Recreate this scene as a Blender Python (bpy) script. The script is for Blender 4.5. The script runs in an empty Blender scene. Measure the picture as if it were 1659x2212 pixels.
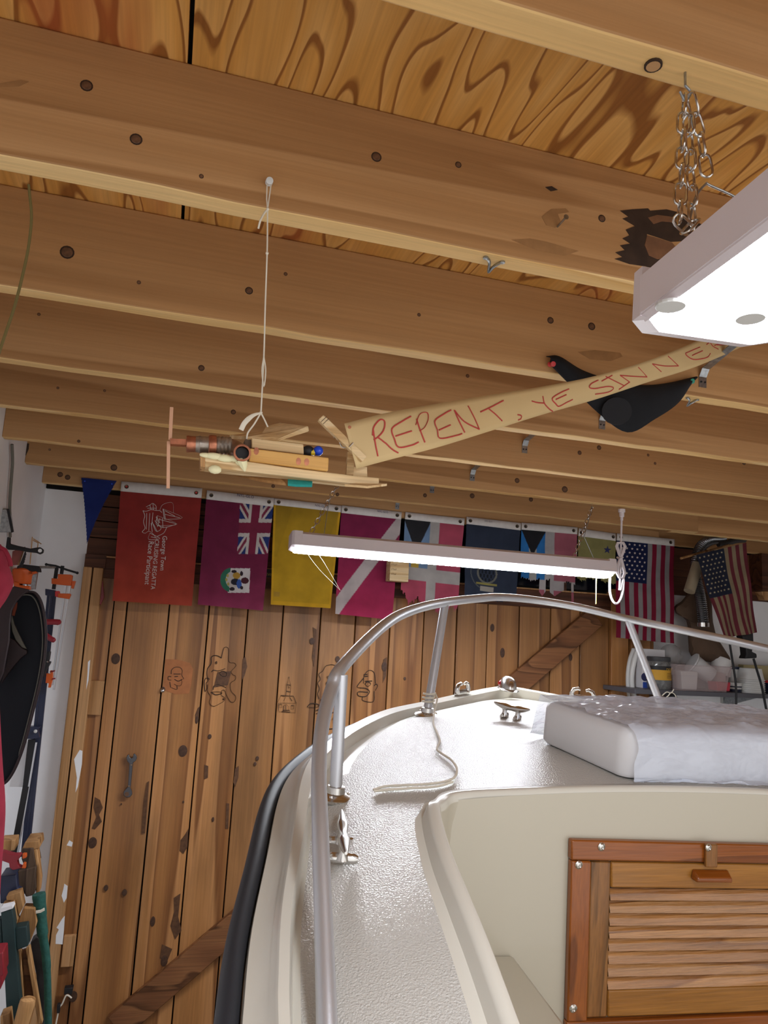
import bpy, math, random
import numpy as np
from mathutils import Vector, Matrix

random.seed(7); np.random.seed(7)
SC = bpy.context.scene
COL = SC.collection

# ------------------------------------------------------------------ camera
IW, IH, FPX = 1659.0, 2212.0, 1630.0
EYE = np.array([0.0, 0.0, 1.95])
# rows: image right, image down, viewing direction (world axes: X along the joists, Y into the room, Z up)
CR = np.array([[0.95951918, -0.27643717, 0.05390214],
               [0.09551801, 0.13935935, -0.98562431],
               [0.26495143, 0.95087405, 0.1601227]])
cam = bpy.data.cameras.new('camera')
cam.sensor_fit = 'HORIZONTAL'; cam.sensor_width = 36.0; cam.lens = 36.0 * FPX / IW
cam.clip_start = 0.02; cam.clip_end = 60
camo = bpy.data.objects.new('camera', cam); COL.objects.link(camo)
camo.matrix_world = Matrix((
    (CR[0][0], -CR[1][0], -CR[2][0], EYE[0]),
    (CR[0][1], -CR[1][1], -CR[2][1], EYE[1]),
    (CR[0][2], -CR[1][2], -CR[2][2], EYE[2]),
    (0, 0, 0, 1)))
SC.camera = camo

# ------------------------------------------------------------------ world, exposure
wd = bpy.data.worlds.new('world'); SC.world = wd; wd.use_nodes = True
bgn = wd.node_tree.nodes['Background']
bgn.inputs[0].default_value = (1.0, 0.985, 0.97, 1); bgn.inputs[1].default_value = 1.42
vs = SC.view_settings
vs.view_transform = 'Standard'; vs.look = 'None'; vs.exposure = 0.0; vs.gamma = 1.0; vs.use_curve_mapping = False
LAMP_NEAR, LAMP_FAR = 23.0, 135.0        # radiance of the two tube lights' diffusers

# ------------------------------------------------------------------ measuring helpers (photo ray -> point on a known plane)
def ray(px, py):
    return CR.T @ np.array([(px - IW / 2) / FPX, (py - IH / 2) / FPX, 1.0])
def atY(px, py, Y):
    d = ray(px, py); return EYE + d * (Y / d[1])
def atX(px, py, X):
    d = ray(px, py); return EYE + d * (X / d[0])
def atZ(px, py, Z):
    d = ray(px, py); return EYE + d * ((Z - EYE[2]) / d[2])

# boat frame: origin at the stem head, x to starboard, y forward, z up (bow up 6 degrees, 2 degrees of list)
def _frame(yaw, pitch, roll):
    y = np.array([math.sin(yaw), math.cos(yaw), 0]); x = np.array([math.cos(yaw), -math.sin(yaw), 0]); z = np.array([0, 0, 1.0])
    y = y * math.cos(pitch) + z * math.sin(pitch); z = np.cross(x, y)
    x2 = x * math.cos(roll) - z * math.sin(roll)
    return np.array([x2, y, np.cross(x2, y)])
BF = _frame(math.radians(1.5), math.radians(6), math.radians(2))
BO = atY(1098, 1482, 2.3)
def BW(p):
    return BF.T @ np.asarray(p, float) + BO
def bl(w):
    return BF @ (np.asarray(w, float) - BO)
def b_onz(px, py, h):
    d = ray(px, py); t = (BF[2] @ (BO - EYE) + h) / (BF[2] @ d); return bl(EYE + d * t)
def b_ony(px, py, h):
    d = ray(px, py); t = (BF[1] @ (BO - EYE) + h) / (BF[1] @ d); return bl(EYE + d * t)
def b_onx(px, py, h):
    d = ray(px, py); t = (BF[0] @ (BO - EYE) + h) / (BF[0] @ d); return bl(EYE + d * t)

# ------------------------------------------------------------------ object helpers
WL = {}
def srgb(h):
    h = h.lstrip('#'); c = [int(h[i:i + 2], 16) / 255 for i in (0, 2, 4)]
    return tuple(x / 12.92 if x <= 0.04045 else ((x + 0.055) / 1.055) ** 2.4 for x in c)
def empty(name, loc, label=None, cat=None, group=None, kind=None):
    o = bpy.data.objects.new(name, None); COL.objects.link(o); o.empty_display_size = 0.05
    o.location = Vector([float(v) for v in loc]); WL[o] = np.array(loc, float)
    tag(o, label, cat, group, kind); return o
def tag(o, label=None, cat=None, group=None, kind=None):
    if label: o['label'] = label
    if cat: o['category'] = cat
    if group: o['group'] = group
    if kind: o['kind'] = kind
    return o
def place(o, wloc, parent=None):
    wloc = np.array(wloc, float); WL[o] = wloc
    if parent is not None:
        o.parent = parent; wloc = wloc - WL[parent]
    o.location = Vector([float(v) for v in wloc])
    return o
def inst(name, src, wloc, parent=None, rot=None):
    o = bpy.data.objects.new(name, src.data); COL.objects.link(o); place(o, wloc, parent)
    if rot is not None: o.rotation_euler = rot
    return o
class MB:
    def __init__(s):
        s.v = []; s.f = []; s.m = []; s.cm = 0
    def add(s, vs_, fs_):
        o = len(s.v); s.v.extend([tuple(float(c) for c in p) for p in vs_])
        for q in fs_: s.f.append(tuple(i + o for i in q)); s.m.append(s.cm)
        return s
    def hexa(s, p):   # 8 corners: bottom loop 0-3, top loop 4-7
        return s.add(p, [(3, 2, 1, 0), (4, 5, 6, 7), (0, 1, 5, 4), (1, 2, 6, 5), (2, 3, 7, 6), (3, 0, 4, 7)])
    def box(s, a, b_):
        x0, y0, z0 = a; x1, y1, z1 = b_
        return s.hexa([(x0, y0, z0), (x1, y0, z0), (x1, y1, z0), (x0, y1, z0), (x0, y0, z1), (x1, y0, z1), (x1, y1, z1), (x0, y1, z1)])
    def bar(s, p0, p1, w, t, up=(0, 0, 1)):  # rectangular bar from p0 to p1
        p0 = np.array(p0, float); p1 = np.array(p1, float); d = p1 - p0; d /= np.linalg.norm(d)
        u = np.cross(d, np.array(up, float))
        if np.linalg.norm(u) < 1e-4: u = np.cross(d, np.array([0, 1.0, 0]))
        u /= np.linalg.norm(u); v = np.cross(u, d)
        q = [p0 - u * w / 2 - v * t / 2, p0 + u * w / 2 - v * t / 2, p0 + u * w / 2 + v * t / 2, p0 - u * w / 2 + v * t / 2]
        return s.hexa(q + [p + (p1 - p0) for p in q])
    def prism(s, poly, off):
        n = len(poly); off = np.array(off, float); poly = [np.array(p, float) for p in poly]
        return s.add(poly + [p + off for p in poly], [tuple(range(n)), tuple(range(2 * n - 1, n - 1, -1))] + [(i, i + n, (i + 1) % n + n, (i + 1) % n) for i in range(n)])
    def tube(s, pts, r, n=10, closed=False, caps=True, flat=1.0, up=None):
        P = [np.array(p, float) for p in pts]; m = len(P)
        R = r if hasattr(r, '__len__') else [r] * m
        T = []
        for i in range(m):
            a = P[(i - 1) % m] if (closed or i > 0) else P[i]; c = P[(i + 1) % m] if (closed or i < m - 1) else P[i]
            t = c - a; T.append(t / (np.linalg.norm(t) + 1e-12))
        u = np.array(up, float) if up is not None else np.array([0.31, 0.17, 0.93])
        u = u - T[0] * (u @ T[0])
        if np.linalg.norm(u) < 1e-3: u = np.array([1.0, 0, 0]) - T[0] * T[0][0]
        u /= np.linalg.norm(u); V = []
        for i in range(m):
            u = u - T[i] * (u @ T[i]); u /= np.linalg.norm(u); w = np.cross(T[i], u)
            for k in range(n):
                a = 2 * math.pi * k / n
                V.append(P[i] + R[i] * (math.cos(a) * u + flat * math.sin(a) * w))
        Fc = []
        for i in range(m if closed else m - 1):
            j = (i + 1) % m
            for k in range(n):
                k2 = (k + 1) % n; Fc.append((i * n + k, i * n + k2, j * n + k2, j * n + k))
        if caps and not closed:
            Fc.append(tuple(range(n - 1, -1, -1))); Fc.append(tuple((m - 1) * n + k for k in range(n)))
        return s.add(V, Fc)
    def lathe(s, org, axis, prof, n=20, cap=True):  # prof: list (r, h)
        org = np.array(org, float); ax = np.array(axis, float); ax /= np.linalg.norm(ax)
        u = np.cross(ax, [0.3, 0.9, 0.2]); u /= np.linalg.norm(u); w = np.cross(ax, u); V = []
        for r, h in prof:
            for k in range(n):
                a = 2 * math.pi * k / n; V.append(org + ax * h + r * (math.cos(a) * u + math.sin(a) * w))
        m = len(prof)
        Fc = [(i * n + k, i * n + (k + 1) % n, (i + 1) * n + (k + 1) % n, (i + 1) * n + k) for i in range(m - 1) for k in range(n)]
        if cap: Fc += [tuple(range(n - 1, -1, -1)), tuple((m - 1) * n + k for k in range(n))]
        return s.add(V, Fc)
    def ball(s, c, r, n=12, sc=(1, 1, 1)):
        c = np.array(c, float); m = n // 2; prof = [(max(1e-4, r * math.sin(math.pi * i / m)), -r * math.cos(math.pi * i / m)) for i in range(m + 1)]
        k0 = len(s.v); s.lathe((0, 0, 0), (0, 0, 1), prof, n)
        for i in range(k0, len(s.v)):
            q = s.v[i]; s.v[i] = (q[0] * sc[0] + c[0], q[1] * sc[1] + c[1], q[2] * sc[2] + c[2])
        return s
    def grid(s, P, nu, nv):  # P indexed [j*nu+i]
        return s.add(P, [(j * nu + i, j * nu + i + 1, (j + 1) * nu + i + 1, (j + 1) * nu + i) for j in range(nv - 1) for i in range(nu - 1)])
    def build(s, name, mat, parent=None, smooth=False, label=None, cat=None, group=None, kind=None, bevel=0, org=None, solid=0, angle=40):
        V = np.array(s.v, float).reshape(-1, 3)
        c = (V.min(0) + V.max(0)) / 2 if org is None else np.array(org, float)
        me = bpy.data.meshes.new(name); me.from_pydata((V - c).tolist(), [], s.f)
        mats = mat if isinstance(mat, (list, tuple)) else [mat]
        for m_ in mats: me.materials.append(m_)
        if len(mats) > 1: me.polygons.foreach_set('material_index', s.m)
        me.update(calc_edges=True)
        o = bpy.data.objects.new(name, me); COL.objects.link(o); place(o, c, parent)
        if smooth:
            me.polygons.foreach_set('use_smooth', [True] * len(me.polygons))
            try: me.set_sharp_from_angle(angle=math.radians(angle))
            except Exception: pass
        if solid:
            md = o.modifiers.new('thickness', 'SOLIDIFY'); md.thickness = solid; md.offset = 0
        if bevel:
            md = o.modifiers.new('edges', 'BEVEL'); md.width = bevel; md.segments = 2; md.limit_method = 'ANGLE'; md.angle_limit = math.radians(40)
            me.polygons.foreach_set('use_smooth', [True] * len(me.polygons))
            try: me.set_sharp_from_angle(angle=math.radians(60))
            except Exception: pass
        tag(o, label, cat, group, kind); return o
def cr(pts, n=8, closed=False):   # Catmull-Rom through points
    P = [np.array(p, float) for p in pts]; m = len(P); out = []
    for i in range(m if closed else m - 1):
        p0 = P[(i - 1) % m] if (closed or i > 0) else 2 * P[0] - P[1]
        p1 = P[i]; p2 = P[(i + 1) % m]
        p3 = P[(i + 2) % m] if (closed or i < m - 2) else 2 * P[-1] - P[-2]
        for k in range(n):
            t = k / n
            out.append(0.5 * ((2 * p1) + (p2 - p0) * t + (2 * p0 - 5 * p1 + 4 * p2 - p3) * t * t + (3 * p1 - p0 - 3 * p2 + p3) * t ** 3))
    if not closed: out.append(P[-1])
    return out

# ------------------------------------------------------------------ material helpers
def newmat(name):
    m = bpy.data.materials.new(name); m.use_nodes = True
    nt = m.node_tree; return m, nt, nt.nodes['Principled BSDF']
def plain(name, col, rough=0.5, metal=0.0, spec=0.5, coat=0.0, noise=0.0, nscale=30, bump=0.0, bscale=60, trans=0.0, alpha=1.0, ior=1.45, emit=None, estr=0):
    m, nt, b = newmat(name); c = srgb(col) if isinstance(col, str) else col
    b.inputs['Base Color'].default_value = (*c, 1); b.inputs['Roughness'].default_value = rough; b.inputs['Metallic'].default_value = metal
    b.inputs['Specular IOR Level'].default_value = spec; b.inputs['Coat Weight'].default_value = coat
    b.inputs['Transmission Weight'].default_value = trans; b.inputs['Alpha'].default_value = alpha; b.inputs['IOR'].default_value = ior
    if emit: b.inputs['Emission Color'].default_value = (*emit, 1); b.inputs['Emission Strength'].default_value = estr
    if noise or bump:
        tc = nt.nodes.new('ShaderNodeTexCoord')
    if noise:
        nz = nt.nodes.new('ShaderNodeTexNoise'); nz.inputs['Scale'].default_value = nscale; nz.inputs['Detail'].default_value = 5
        nt.links.new(tc.outputs['Object'], nz.inputs['Vector'])
        rp = nt.nodes.new('ShaderNodeValToRGB'); rp.color_ramp.elements[0].position = 0.3; rp.color_ramp.elements[1].position = 0.72
        rp.color_ramp.elements[0].color = (*[x * (1 - noise) for x in c], 1); rp.color_ramp.elements[1].color = (*[min(1, x * (1 + noise * .6)) for x in c], 1)
        nt.links.new(nz.outputs['Fac'], rp.inputs['Fac']); nt.links.new(rp.outputs['Color'], b.inputs['Base Color'])
    if bump:
        n2 = nt.nodes.new('ShaderNodeTexNoise'); n2.inputs['Scale'].default_value = bscale; n2.inputs['Detail'].default_value = 3
        nt.links.new(tc.outputs['Object'], n2.inputs['Vector'])
        bp = nt.nodes.new('ShaderNodeBump'); bp.inputs['Strength'].default_value = bump; bp.inputs['Distance'].default_value = 0.01
        nt.links.new(n2.outputs['Fac'], bp.inputs['Height']); nt.links.new(bp.outputs['Normal'], b.inputs['Normal'])
    return m
def wood(name, light, mid, dark, axis='X', stretch=0.06, scale=9.0, rings=7.0, rough=0.6, line=0.45, coat=0.0, red=None, vary=0.25, bump=0.15, fine=0.35, dirt=0.0, dirtcol='#3a2a20', dscale=3.0, paint=0.0, sharp=False):
    """flat-sawn / rotary-cut grain: contour lines of a stretched noise field"""
    m, nt, b = newmat(name); N = nt.nodes; L = nt.links
    tc = N.new('ShaderNodeTexCoord'); oi = N.new('ShaderNodeObjectInfo')
    mul = N.new('ShaderNodeVectorMath'); mul.operation = 'MULTIPLY_ADD'
    cx = N.new('ShaderNodeCombineXYZ')
    for i, k in enumerate((17.3, 29.1, 41.7)):
        mm = N.new('ShaderNodeMath'); mm.operation = 'MULTIPLY'; mm.inputs[1].default_value = k; L.new(oi.outputs['Random'], mm.inputs[0]); L.new(mm.outputs[0], cx.inputs[i])
    addv = N.new('ShaderNodeVectorMath'); addv.operation = 'ADD'; L.new(tc.outputs['Object'], addv.inputs[0]); L.new(cx.outputs[0], addv.inputs[1])
    def mapped(sx):
        mp = N.new('ShaderNodeMapping'); mp.inputs['Scale'].default_value = sx; L.new(addv.outputs[0], mp.inputs['Vector']); return mp
    ai = 'XYZ'.index(axis)
    sc1 = [scale] * 3; sc1[ai] = scale * stretch
    mp = mapped(sc1)
    n1 = N.new('ShaderNodeTexNoise'); n1.inputs['Scale'].default_value = 1.0; n1.inputs['Detail'].default_value = 2.2; n1.inputs['Roughness'].default_value = 0.45; n1.inputs['Distortion'].default_value = 0.25
    L.new(mp.outputs[0], n1.inputs['Vector'])
    k = N.new('ShaderNodeMath'); k.operation = 'MULTIPLY'; k.inputs[1].default_value = rings; L.new(n1.outputs['Fac'], k.inputs[0])
    fr = N.new('ShaderNodeMath'); fr.operation = 'FRACT'; L.new(k.outputs[0], fr.inputs[0])
    rp = N.new('ShaderNodeValToRGB'); e = rp.color_ramp.elements
    e[0].position = 0.0; e[0].color = (*srgb(light), 1); e[1].position = 1.0; e[1].color = (*srgb(light), 1)
    x = e.new(0.45); x.color = (*srgb(mid), 1); x = e.new(0.45 + line * .75); x.color = (*[srgb(mid)[i] * (1 - line) + srgb(dark)[i] * line for i in range(3)], 1); x = e.new(0.93); x.color = (*srgb(dark), 1)
    if sharp:
        for q_, (ps, cc) in zip(list(e), ((0.0, light), (.50, mid), (.74, mid), (.84, dark), (.95, dark))): q_.position = ps; q_.color = (*srgb(cc), 1)
        e[4].position = .93; x = e.new(.985); x.color = (*srgb(light), 1)
    L.new(fr.outputs[0], rp.inputs['Fac'])
    # fine fibres
    sc2 = [scale * 22] * 3; sc2[ai] = scale * .5
    n2 = N.new('ShaderNodeTexNoise'); n2.inputs['Scale'].default_value = 1.0; n2.inputs['Detail'].default_value = 3; L.new(mapped(sc2).outputs[0], n2.inputs['Vector'])
    mr = N.new('ShaderNodeMapRange'); mr.inputs[1].default_value = .3; mr.inputs[2].default_value = .7; mr.inputs[3].default_value = 1 - fine; mr.inputs[4].default_value = 1 + fine * .4; L.new(n2.outputs['Fac'], mr.inputs[0])
    # per board tone
    mr2 = N.new('ShaderNodeMapRange'); mr2.inputs[3].default_value = 1 - vary; mr2.inputs[4].default_value = 1 + vary * .5; L.new(oi.outputs['Random'], mr2.inputs[0])
    mm2 = N.new('ShaderNodeMath'); mm2.operation = 'MULTIPLY'; L.new(mr.outputs[0], mm2.inputs[0]); L.new(mr2.outputs[0], mm2.inputs[1])
    mx = N.new('ShaderNodeVectorMath'); mx.operation = 'SCALE'; L.new(rp.outputs['Color'], mx.inputs[0]); L.new(mm2.outputs[0], mx.inputs['Scale'])
    col = mx.outputs[0]
    def blend(col, fac, c):
        mi = N.new('ShaderNodeMix'); mi.data_type = 'RGBA'; L.new(fac, mi.inputs[0]); L.new(col, mi.inputs[6]); mi.inputs[7].default_value = (*srgb(c), 1); return mi.outputs[2]
    def mask(sx, lo, hi, amp, det=4):
        nn = N.new('ShaderNodeTexNoise'); nn.inputs['Scale'].default_value = 1.0; nn.inputs['Detail'].default_value = det; L.new(mapped(sx).outputs[0], nn.inputs['Vector'])
        r = N.new('ShaderNodeMapRange'); r.inputs[1].default_value = lo; r.inputs[2].default_value = hi; r.inputs[3].default_value = 0; r.inputs[4].default_value = amp; L.new(nn.outputs['Fac'], r.inputs[0]); return r.outputs[0]
    if red:
        s3 = [scale * .6] * 3; s3[ai] = scale * .1; col = blend(col, mask(s3, .57, .66, .6), red)
    if dirt:
        s4 = [dscale * 2.2] * 3; s4[ai] = dscale * .5; col = blend(col, mask(s4, .52, .75, dirt, 6), dirtcol)
    if paint:
        s5 = [9.0] * 3; s5[ai] = 4.0; col = blend(col, mask(s5, .655, .66, 1.0, 7), '#e6e6e8')
    L.new(col, b.inputs['Base Color'])
    b.inputs['Roughness'].default_value = rough; b.inputs['Coat Weight'].default_value = coat; b.inputs['Coat Roughness'].default_value = 0.12
    b.inputs['Specular IOR Level'].default_value = 0.35
    bp = N.new('ShaderNodeBump'); bp.inputs['Strength'].default_value = bump; bp.inputs['Distance'].default_value = 0.004
    L.new(n2.outputs['Fac'], bp.inputs['Height']); L.new(bp.outputs['Normal'], b.inputs['Normal'])
    return m
M = {}
M['joist_lit_under'] = wood('joist_pine_lit_under', '#efcb90', '#e7c081', '#d7a967', 'X', .05, 9, 5, .62, .35, vary=.06, fine=.12)  # paler pine for joist undersides; missing bounce light painted into the colour
M['joist'] = wood('joist_pine', '#c09464', '#b78a5a', '#a4784b', 'X', .04, 6, 5, .62, .3, vary=.1, fine=.09, dirt=.25, dirtcol='#7a5230', dscale=1.6)
M['ply'] = wood('plywood_fir', '#e2ab62', '#d89d50', '#98602c', 'Y', .2, 7.0, 13, .5, .12, red='#b0522f', vary=.12, fine=.16, coat=.05, sharp=True)
M['plank'] = wood('door_plank_pine', '#b78250', '#a97441', '#7c4e28', 'Z', .03, 7, 4, .5, .3, vary=.3, fine=.16, dirt=.6, dirtcol='#46301d', dscale=2.4, coat=.12)
M['plank_dark'] = wood('header_board_dark', '#6b4028', '#5f3722', '#402313', 'X', .05, 8, 7, .6, .4, vary=.2, fine=.25)
M['jamb'] = wood('jamb_pine', '#cd9f70', '#c09262', '#a07344', 'Z', .04, 8, 6, .6, .4, vary=.12, fine=.2)
M['diag'] = wood('brace_wood', '#8a5c38', '#7d5030', '#553319', 'X', .2, 8, 6, .6, .4, vary=.1, fine=.25)
M['teak'] = wood('varnished_teak_frame', '#98541b', '#8d4a13', '#6f390d', 'X', .06, 14, 4, .36, .3, vary=.08, fine=.2, coat=.5)
M['teakz'] = wood('varnished_teak_stile', '#98541b', '#8d4a13', '#6f390d', 'Z', .06, 14, 4, .36, .3, vary=.08, fine=.2, coat=.5)
M['teak2'] = wood('oiled_teak_door', '#a8722f', '#9c6728', '#7d4d1c', 'X', .06, 12, 5, .35, .4, vary=.15, fine=.25, coat=.3)
M['teak2z'] = wood('oiled_teak_door_stile', '#8f6030', '#845627', '#634017', 'Z', .06, 12, 5, .35, .4, vary=.1, fine=.25, coat=.3)
M['slat'] = wood('rough_varnished_slat', '#b8834c', '#ae7842', '#8a582c', 'X', .06, 14, 5, .25, .35, vary=.15, fine=.25, coat=1.0, bump=1.0)
M['balsa'] = wood('pale_scrap_wood', '#e2c79c', '#d8ba8b', '#bf9a69', 'X', .1, 16, 6, .7, .35, vary=.1, fine=.2)
M['balsa_y'] = wood('yellow_scrap_wood', '#e6b873', '#dcab62', '#c48f48', 'X', .1, 16, 5, .55, .35, vary=.05, fine=.12)
M['scrap'] = wood('scrap_lumber', '#c79a67', '#b98a57', '#8e6338', 'Z', .06, 10, 6, .65, .4, vary=.25, fine=.2)
M['scrap_dark'] = wood('weathered_lumber', '#6d5846', '#5f4b3a', '#40312a', 'Z', .06, 10, 6, .7, .4, vary=.2, fine=.25)
M['knot'] = plain('knot_wood', '#6a4a33', .6, noise=.5, nscale=160)
M['knot_dark'] = plain('dark_knot', '#4a3020', .6, noise=.4, nscale=120)
M['plank_stain'] = plain('dark_plank_stain', '#5c3c24', .65, noise=.4, nscale=60)
M['plank_tint'] = plain('reddish_plank_stain', '#a8683a', .6, noise=.15, nscale=30)
M['stain_in'] = plain('scorched_brown', '#7d573c', .7, noise=.3, nscale=40)
M['knot_ring'] = plain('knot_ring', '#352316', .7)
M['stain'] = plain('scorched_stain', '#3a2a20', .7, noise=.45, nscale=35)
M['stain_mid'] = plain('faint_stain', '#a0764a', .65, noise=.2, nscale=40)
M['wall'] = plain('white_painted_wall', '#efeff1', .75, noise=.04, nscale=6, bump=.08, bscale=25)
M['concrete'] = plain('concrete_floor', '#77736d', .85, noise=.25, nscale=5)
M['black_gap'] = plain('dark_gap', '#0d0b0a', .9)
M['gel'] = plain('cream_gelcoat', '#d4d0c4', .2, coat=.2, spec=.5)
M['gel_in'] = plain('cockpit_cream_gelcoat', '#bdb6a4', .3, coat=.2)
M['rubber'] = plain('black_rubber', '#2b2d33', .5)
M['steel'] = plain('stainless_steel', '#d2d0cc', .22, metal=1)
M['alu'] = plain('aluminium_tube', '#cfd1d6', .42, metal=.75, bump=.03, bscale=300)
M['zinc'] = plain('galvanised_steel', '#a9adb0', .38, metal=1, noise=.3, nscale=120)
M['whiteplastic'] = plain('white_enamel', '#dcd3d6', .35)
M['lamp_near'] = plain('lit_diffuser_near', '#ffffff', .4, emit=(.93, .97, 1.04), estr=LAMP_NEAR)
M['lamp_far'] = plain('lit_diffuser_far', '#ffffff', .4, emit=(.93, .97, 1.04), estr=LAMP_FAR)
M['canvas'] = plain('white_canvas', '#cfc9c4', .85, noise=.08, nscale=40)
M['grommet'] = plain('brass_grommet', '#5a4a38', .4, metal=.8)
M['redpin'] = plain('red_plastic', '#c8383a', .35)
M['string'] = plain('cotton_string', '#e3dccb', .85)
M['ink'] = plain('black_ink', '#2b1d12', .7)
M['paper'] = plain('kraft_paper', '#d2b684', .75, noise=.06, nscale=9)
M['marker'] = plain('red_marker', '#b8403c', .7)
M['black'] = plain('matt_black', '#1b1b1e', .55)
M['blackcloth'] = plain('black_cloth', '#15171c', .9, noise=.2, nscale=20)
M['orange'] = plain('orange_enamel', '#cf5a1d', .35)
M['redplastic'] = plain('dark_red_plastic', '#8d2530', .35)
M['navy'] = plain('dark_blue_enamel', '#262c44', .4)
M['whiteprint'] = plain('white_print', '#cdc3bd', .8)
M['pale'] = plain('pale_plastic', '#cfcfcc', .4)
# nonskid gelcoat: fine glossy relief
def nonskid():
    m, nt, b = newmat('nonskid_gelcoat'); N = nt.nodes; L = nt.links
    b.inputs['Base Color'].default_value = (*srgb('#c3c0b9'), 1); b.inputs['Roughness'].default_value = .24; b.inputs['Coat Weight'].default_value = 0
    tc = N.new('ShaderNodeTexCoord'); nz = N.new('ShaderNodeTexNoise'); nz.inputs['Scale'].default_value = 380; nz.inputs['Detail'].default_value = 2
    L.new(tc.outputs['Object'], nz.inputs['Vector']); bp = N.new('ShaderNodeBump'); bp.inputs['Strength'].default_value = .75; bp.inputs['Distance'].default_value = .003
    L.new(nz.outputs['Fac'], bp.inputs['Height']); L.new(bp.outputs['Normal'], b.inputs['Normal']); return m
M['nonskid'] = nonskid()

# ================================================================== STRUCTURE
JH = 2.502; JT = 2.686; JA = 0.943; JS = 0.4064; JW = 0.037
XL, XR, YB = -0.55, 3.35, 3.5
b = MB(); b.box((XL - .1, -.3, -.1), (XR + .1, YB + .3, 0)); b.build('floor', M['concrete'], label='grey concrete garage floor', kind='structure')
b = MB(); b.box((XL - .1, -.9, 0), (XL, YB + .1, JT)); b.build('wall_left', M['wall'], label='white painted garage side wall with hanging tools', kind='structure')
b = MB(); b.box((XR, -.9, 0), (XR + .1, YB + .1, JT)); b.build('wall_right', M['wall'], label='white painted garage wall beyond the boat', kind='structure')
b = MB(); b.box((XL, YB, 0), (-.355, YB + .1, 2.495)); b.box((2.47, YB, 0), (XR, YB + .1, 2.245)); b.build('wall_back', M['wall'], label='white wall either side of the plank door', kind='structure')
# ceiling: plywood sheets on joists
ceil = empty('ceiling', (1.4, 1.0, JT), label='plywood ceiling on pine joists', kind='structure')
seamX = [-0.6, float(atZ(413, 60, JT)[0])]
while seamX[-1] < XR: seamX.append(seamX[-1] + 1.22)
rows = [-2.6, -.25 - .018, JA + JS * 5 + .018, YB + .1]
for r in range(3):
    off = 0 if r < 2 else .1
    for i in range(len(seamX) - 1):
        x0 = seamX[i] + (0 if i == 0 else off); x1 = min(XR, seamX[i + 1] + off)
        b = MB(); b.box((x0 + .003, rows[r] + .001, JT), (x1 - .003, rows[r + 1] - .001, JT + .018)); b.build('plywood_sheet', M['ply'], ceil)
b = MB(); b.box((XL - .1, -2.6, JT + .02), (XR, YB + .1, JT + .05)); b.build('roof_deck', M['black_gap'], ceil)
joists = {}
def joist(k, x0, x1, dy=0.0):
    y = JA + k * JS + dy; b = MB()
    n = 40; P = []
    for i in range(n + 1):     # slightly waney lower edges
        x = x0 + (x1 - x0) * i / n; j = .0012 * math.sin(i * 1.7 + k * 3) + .001 * random.uniform(-1, 1)
        P.append([(x, y, JH + j), (x, y + JW, JH + .001 * random.uniform(-1, 1)), (x, y + JW, JT), (x, y, JT)])
    V = [p for q in P for p in q]
    Fc = [(i * 4 + a, i * 4 + (a + 1) % 4, i * 4 + 4 + (a + 1) % 4, i * 4 + 4 + a) for i in range(n) for a in range(4)] + [(3, 2, 1, 0), (n * 4, n * 4 + 1, n * 4 + 2, n * 4 + 3)]
    b.add(V, Fc); b.m = [1 if (i < n * 4 and i % 4 == 0) else 0 for i in range(len(Fc))]; o = b.build('joist', [M['joist'], M['joist_lit_under']], ceil, bevel=.003); joists.setdefault(k, o); return o
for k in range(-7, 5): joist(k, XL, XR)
xs = float(atY(1509, 1150, JA + 5 * JS)[0])
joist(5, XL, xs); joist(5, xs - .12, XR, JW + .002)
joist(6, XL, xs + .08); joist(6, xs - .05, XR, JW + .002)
# knots and stains on the joist faces (flush discs)
def knot(px, py, k, r, ring=True, asp=1.0):
    y = JA + k * JS; p = atY(px, py, y)
    b = MB(); b.lathe((p[0], y - .0008, p[2]), (0, 1, 0), [(r * .8, 0), (r, .0006), (r, .004)], 14); o = b.build('knot', M['knot'], ceil)
    if ring:
        b = MB(); b.lathe((p[0], y - .0004, p[2]), (0, 1, 0), [(r * 1.22, 0), (r * 1.22, .003)], 14); b.build('knot_ring', M['knot_ring'], ceil)
for q in [(187, 185, 0, .0065), (294, 301, 0, .0065), (813, 339, 0, .0062), (435, 381, 0, .0025), (990, 356, 0, .004), (1300, 472, 0, .005),
          (145, 545, 1, .010), (538, 628, 1, .006), (300, 610, 1, .003), (617, 592, 1, .003), (1278, 705, 1, .007), (1189, 692, 1, .006), (905, 680, 1, .003), (1610, 640, 1, .005), (84, 679, 2, .003),
          (435, 795, 2, .006), (1010, 812, 2, .004), (1532, 980, 3, .006), (1252, 978, 3, .006), (960, 905, 2, .003), (504, 890, 3, .006), (125, 838, 3, .003), (226, 844, 3, .003), (339, 884, 4, .004),
          (1294, 967, 3, .0065), (1400, 983, 3, .004), (1415, 1001, 3, .004), (1607, 1000, 3, .006), (1604, 1042, 4, .007), (1249, 979, 4, .006), (1117, 1038, 4, .008), (1220, 1057, 4, .010), (1490, 1102, 5, .010),
          (1020, 1071, 5, .009), (918, 1070, 5, .007), (1147, 1079, 5, .008), (246, 1010, 5, .010), (107, 971, 4, .003), (170, 953, 4, .004), (130, 1025, 6, .009), (146, 1031, 6, .009), (729, 1068, 5, .006), (590, 1050, 5, .006)]:
    knot(*q)
p = atZ(1405, 146, JH); b = MB(); b.lathe((p[0], .556, JH - .0022), (0, 0, 1), [(.0085, 0), (.0085, .003)], 16); b.build('knot_ring', M['knot_ring'], ceil)
b = MB(); b.lathe((p[0], .556, JH - .0026), (0, 0, 1), [(.0066, 0), (.0066, .003)], 16); b.build('knot', M['joist'], ceil)
def patch(name, poly, k, mat, eps=.0006):
    y = JA + k * JS - eps; P = [atY(px, py, y) for px, py in poly]
    b = MB(); b.prism(P, (0, eps + .001, 0)); return b.build(name, mat, ceil)
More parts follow.
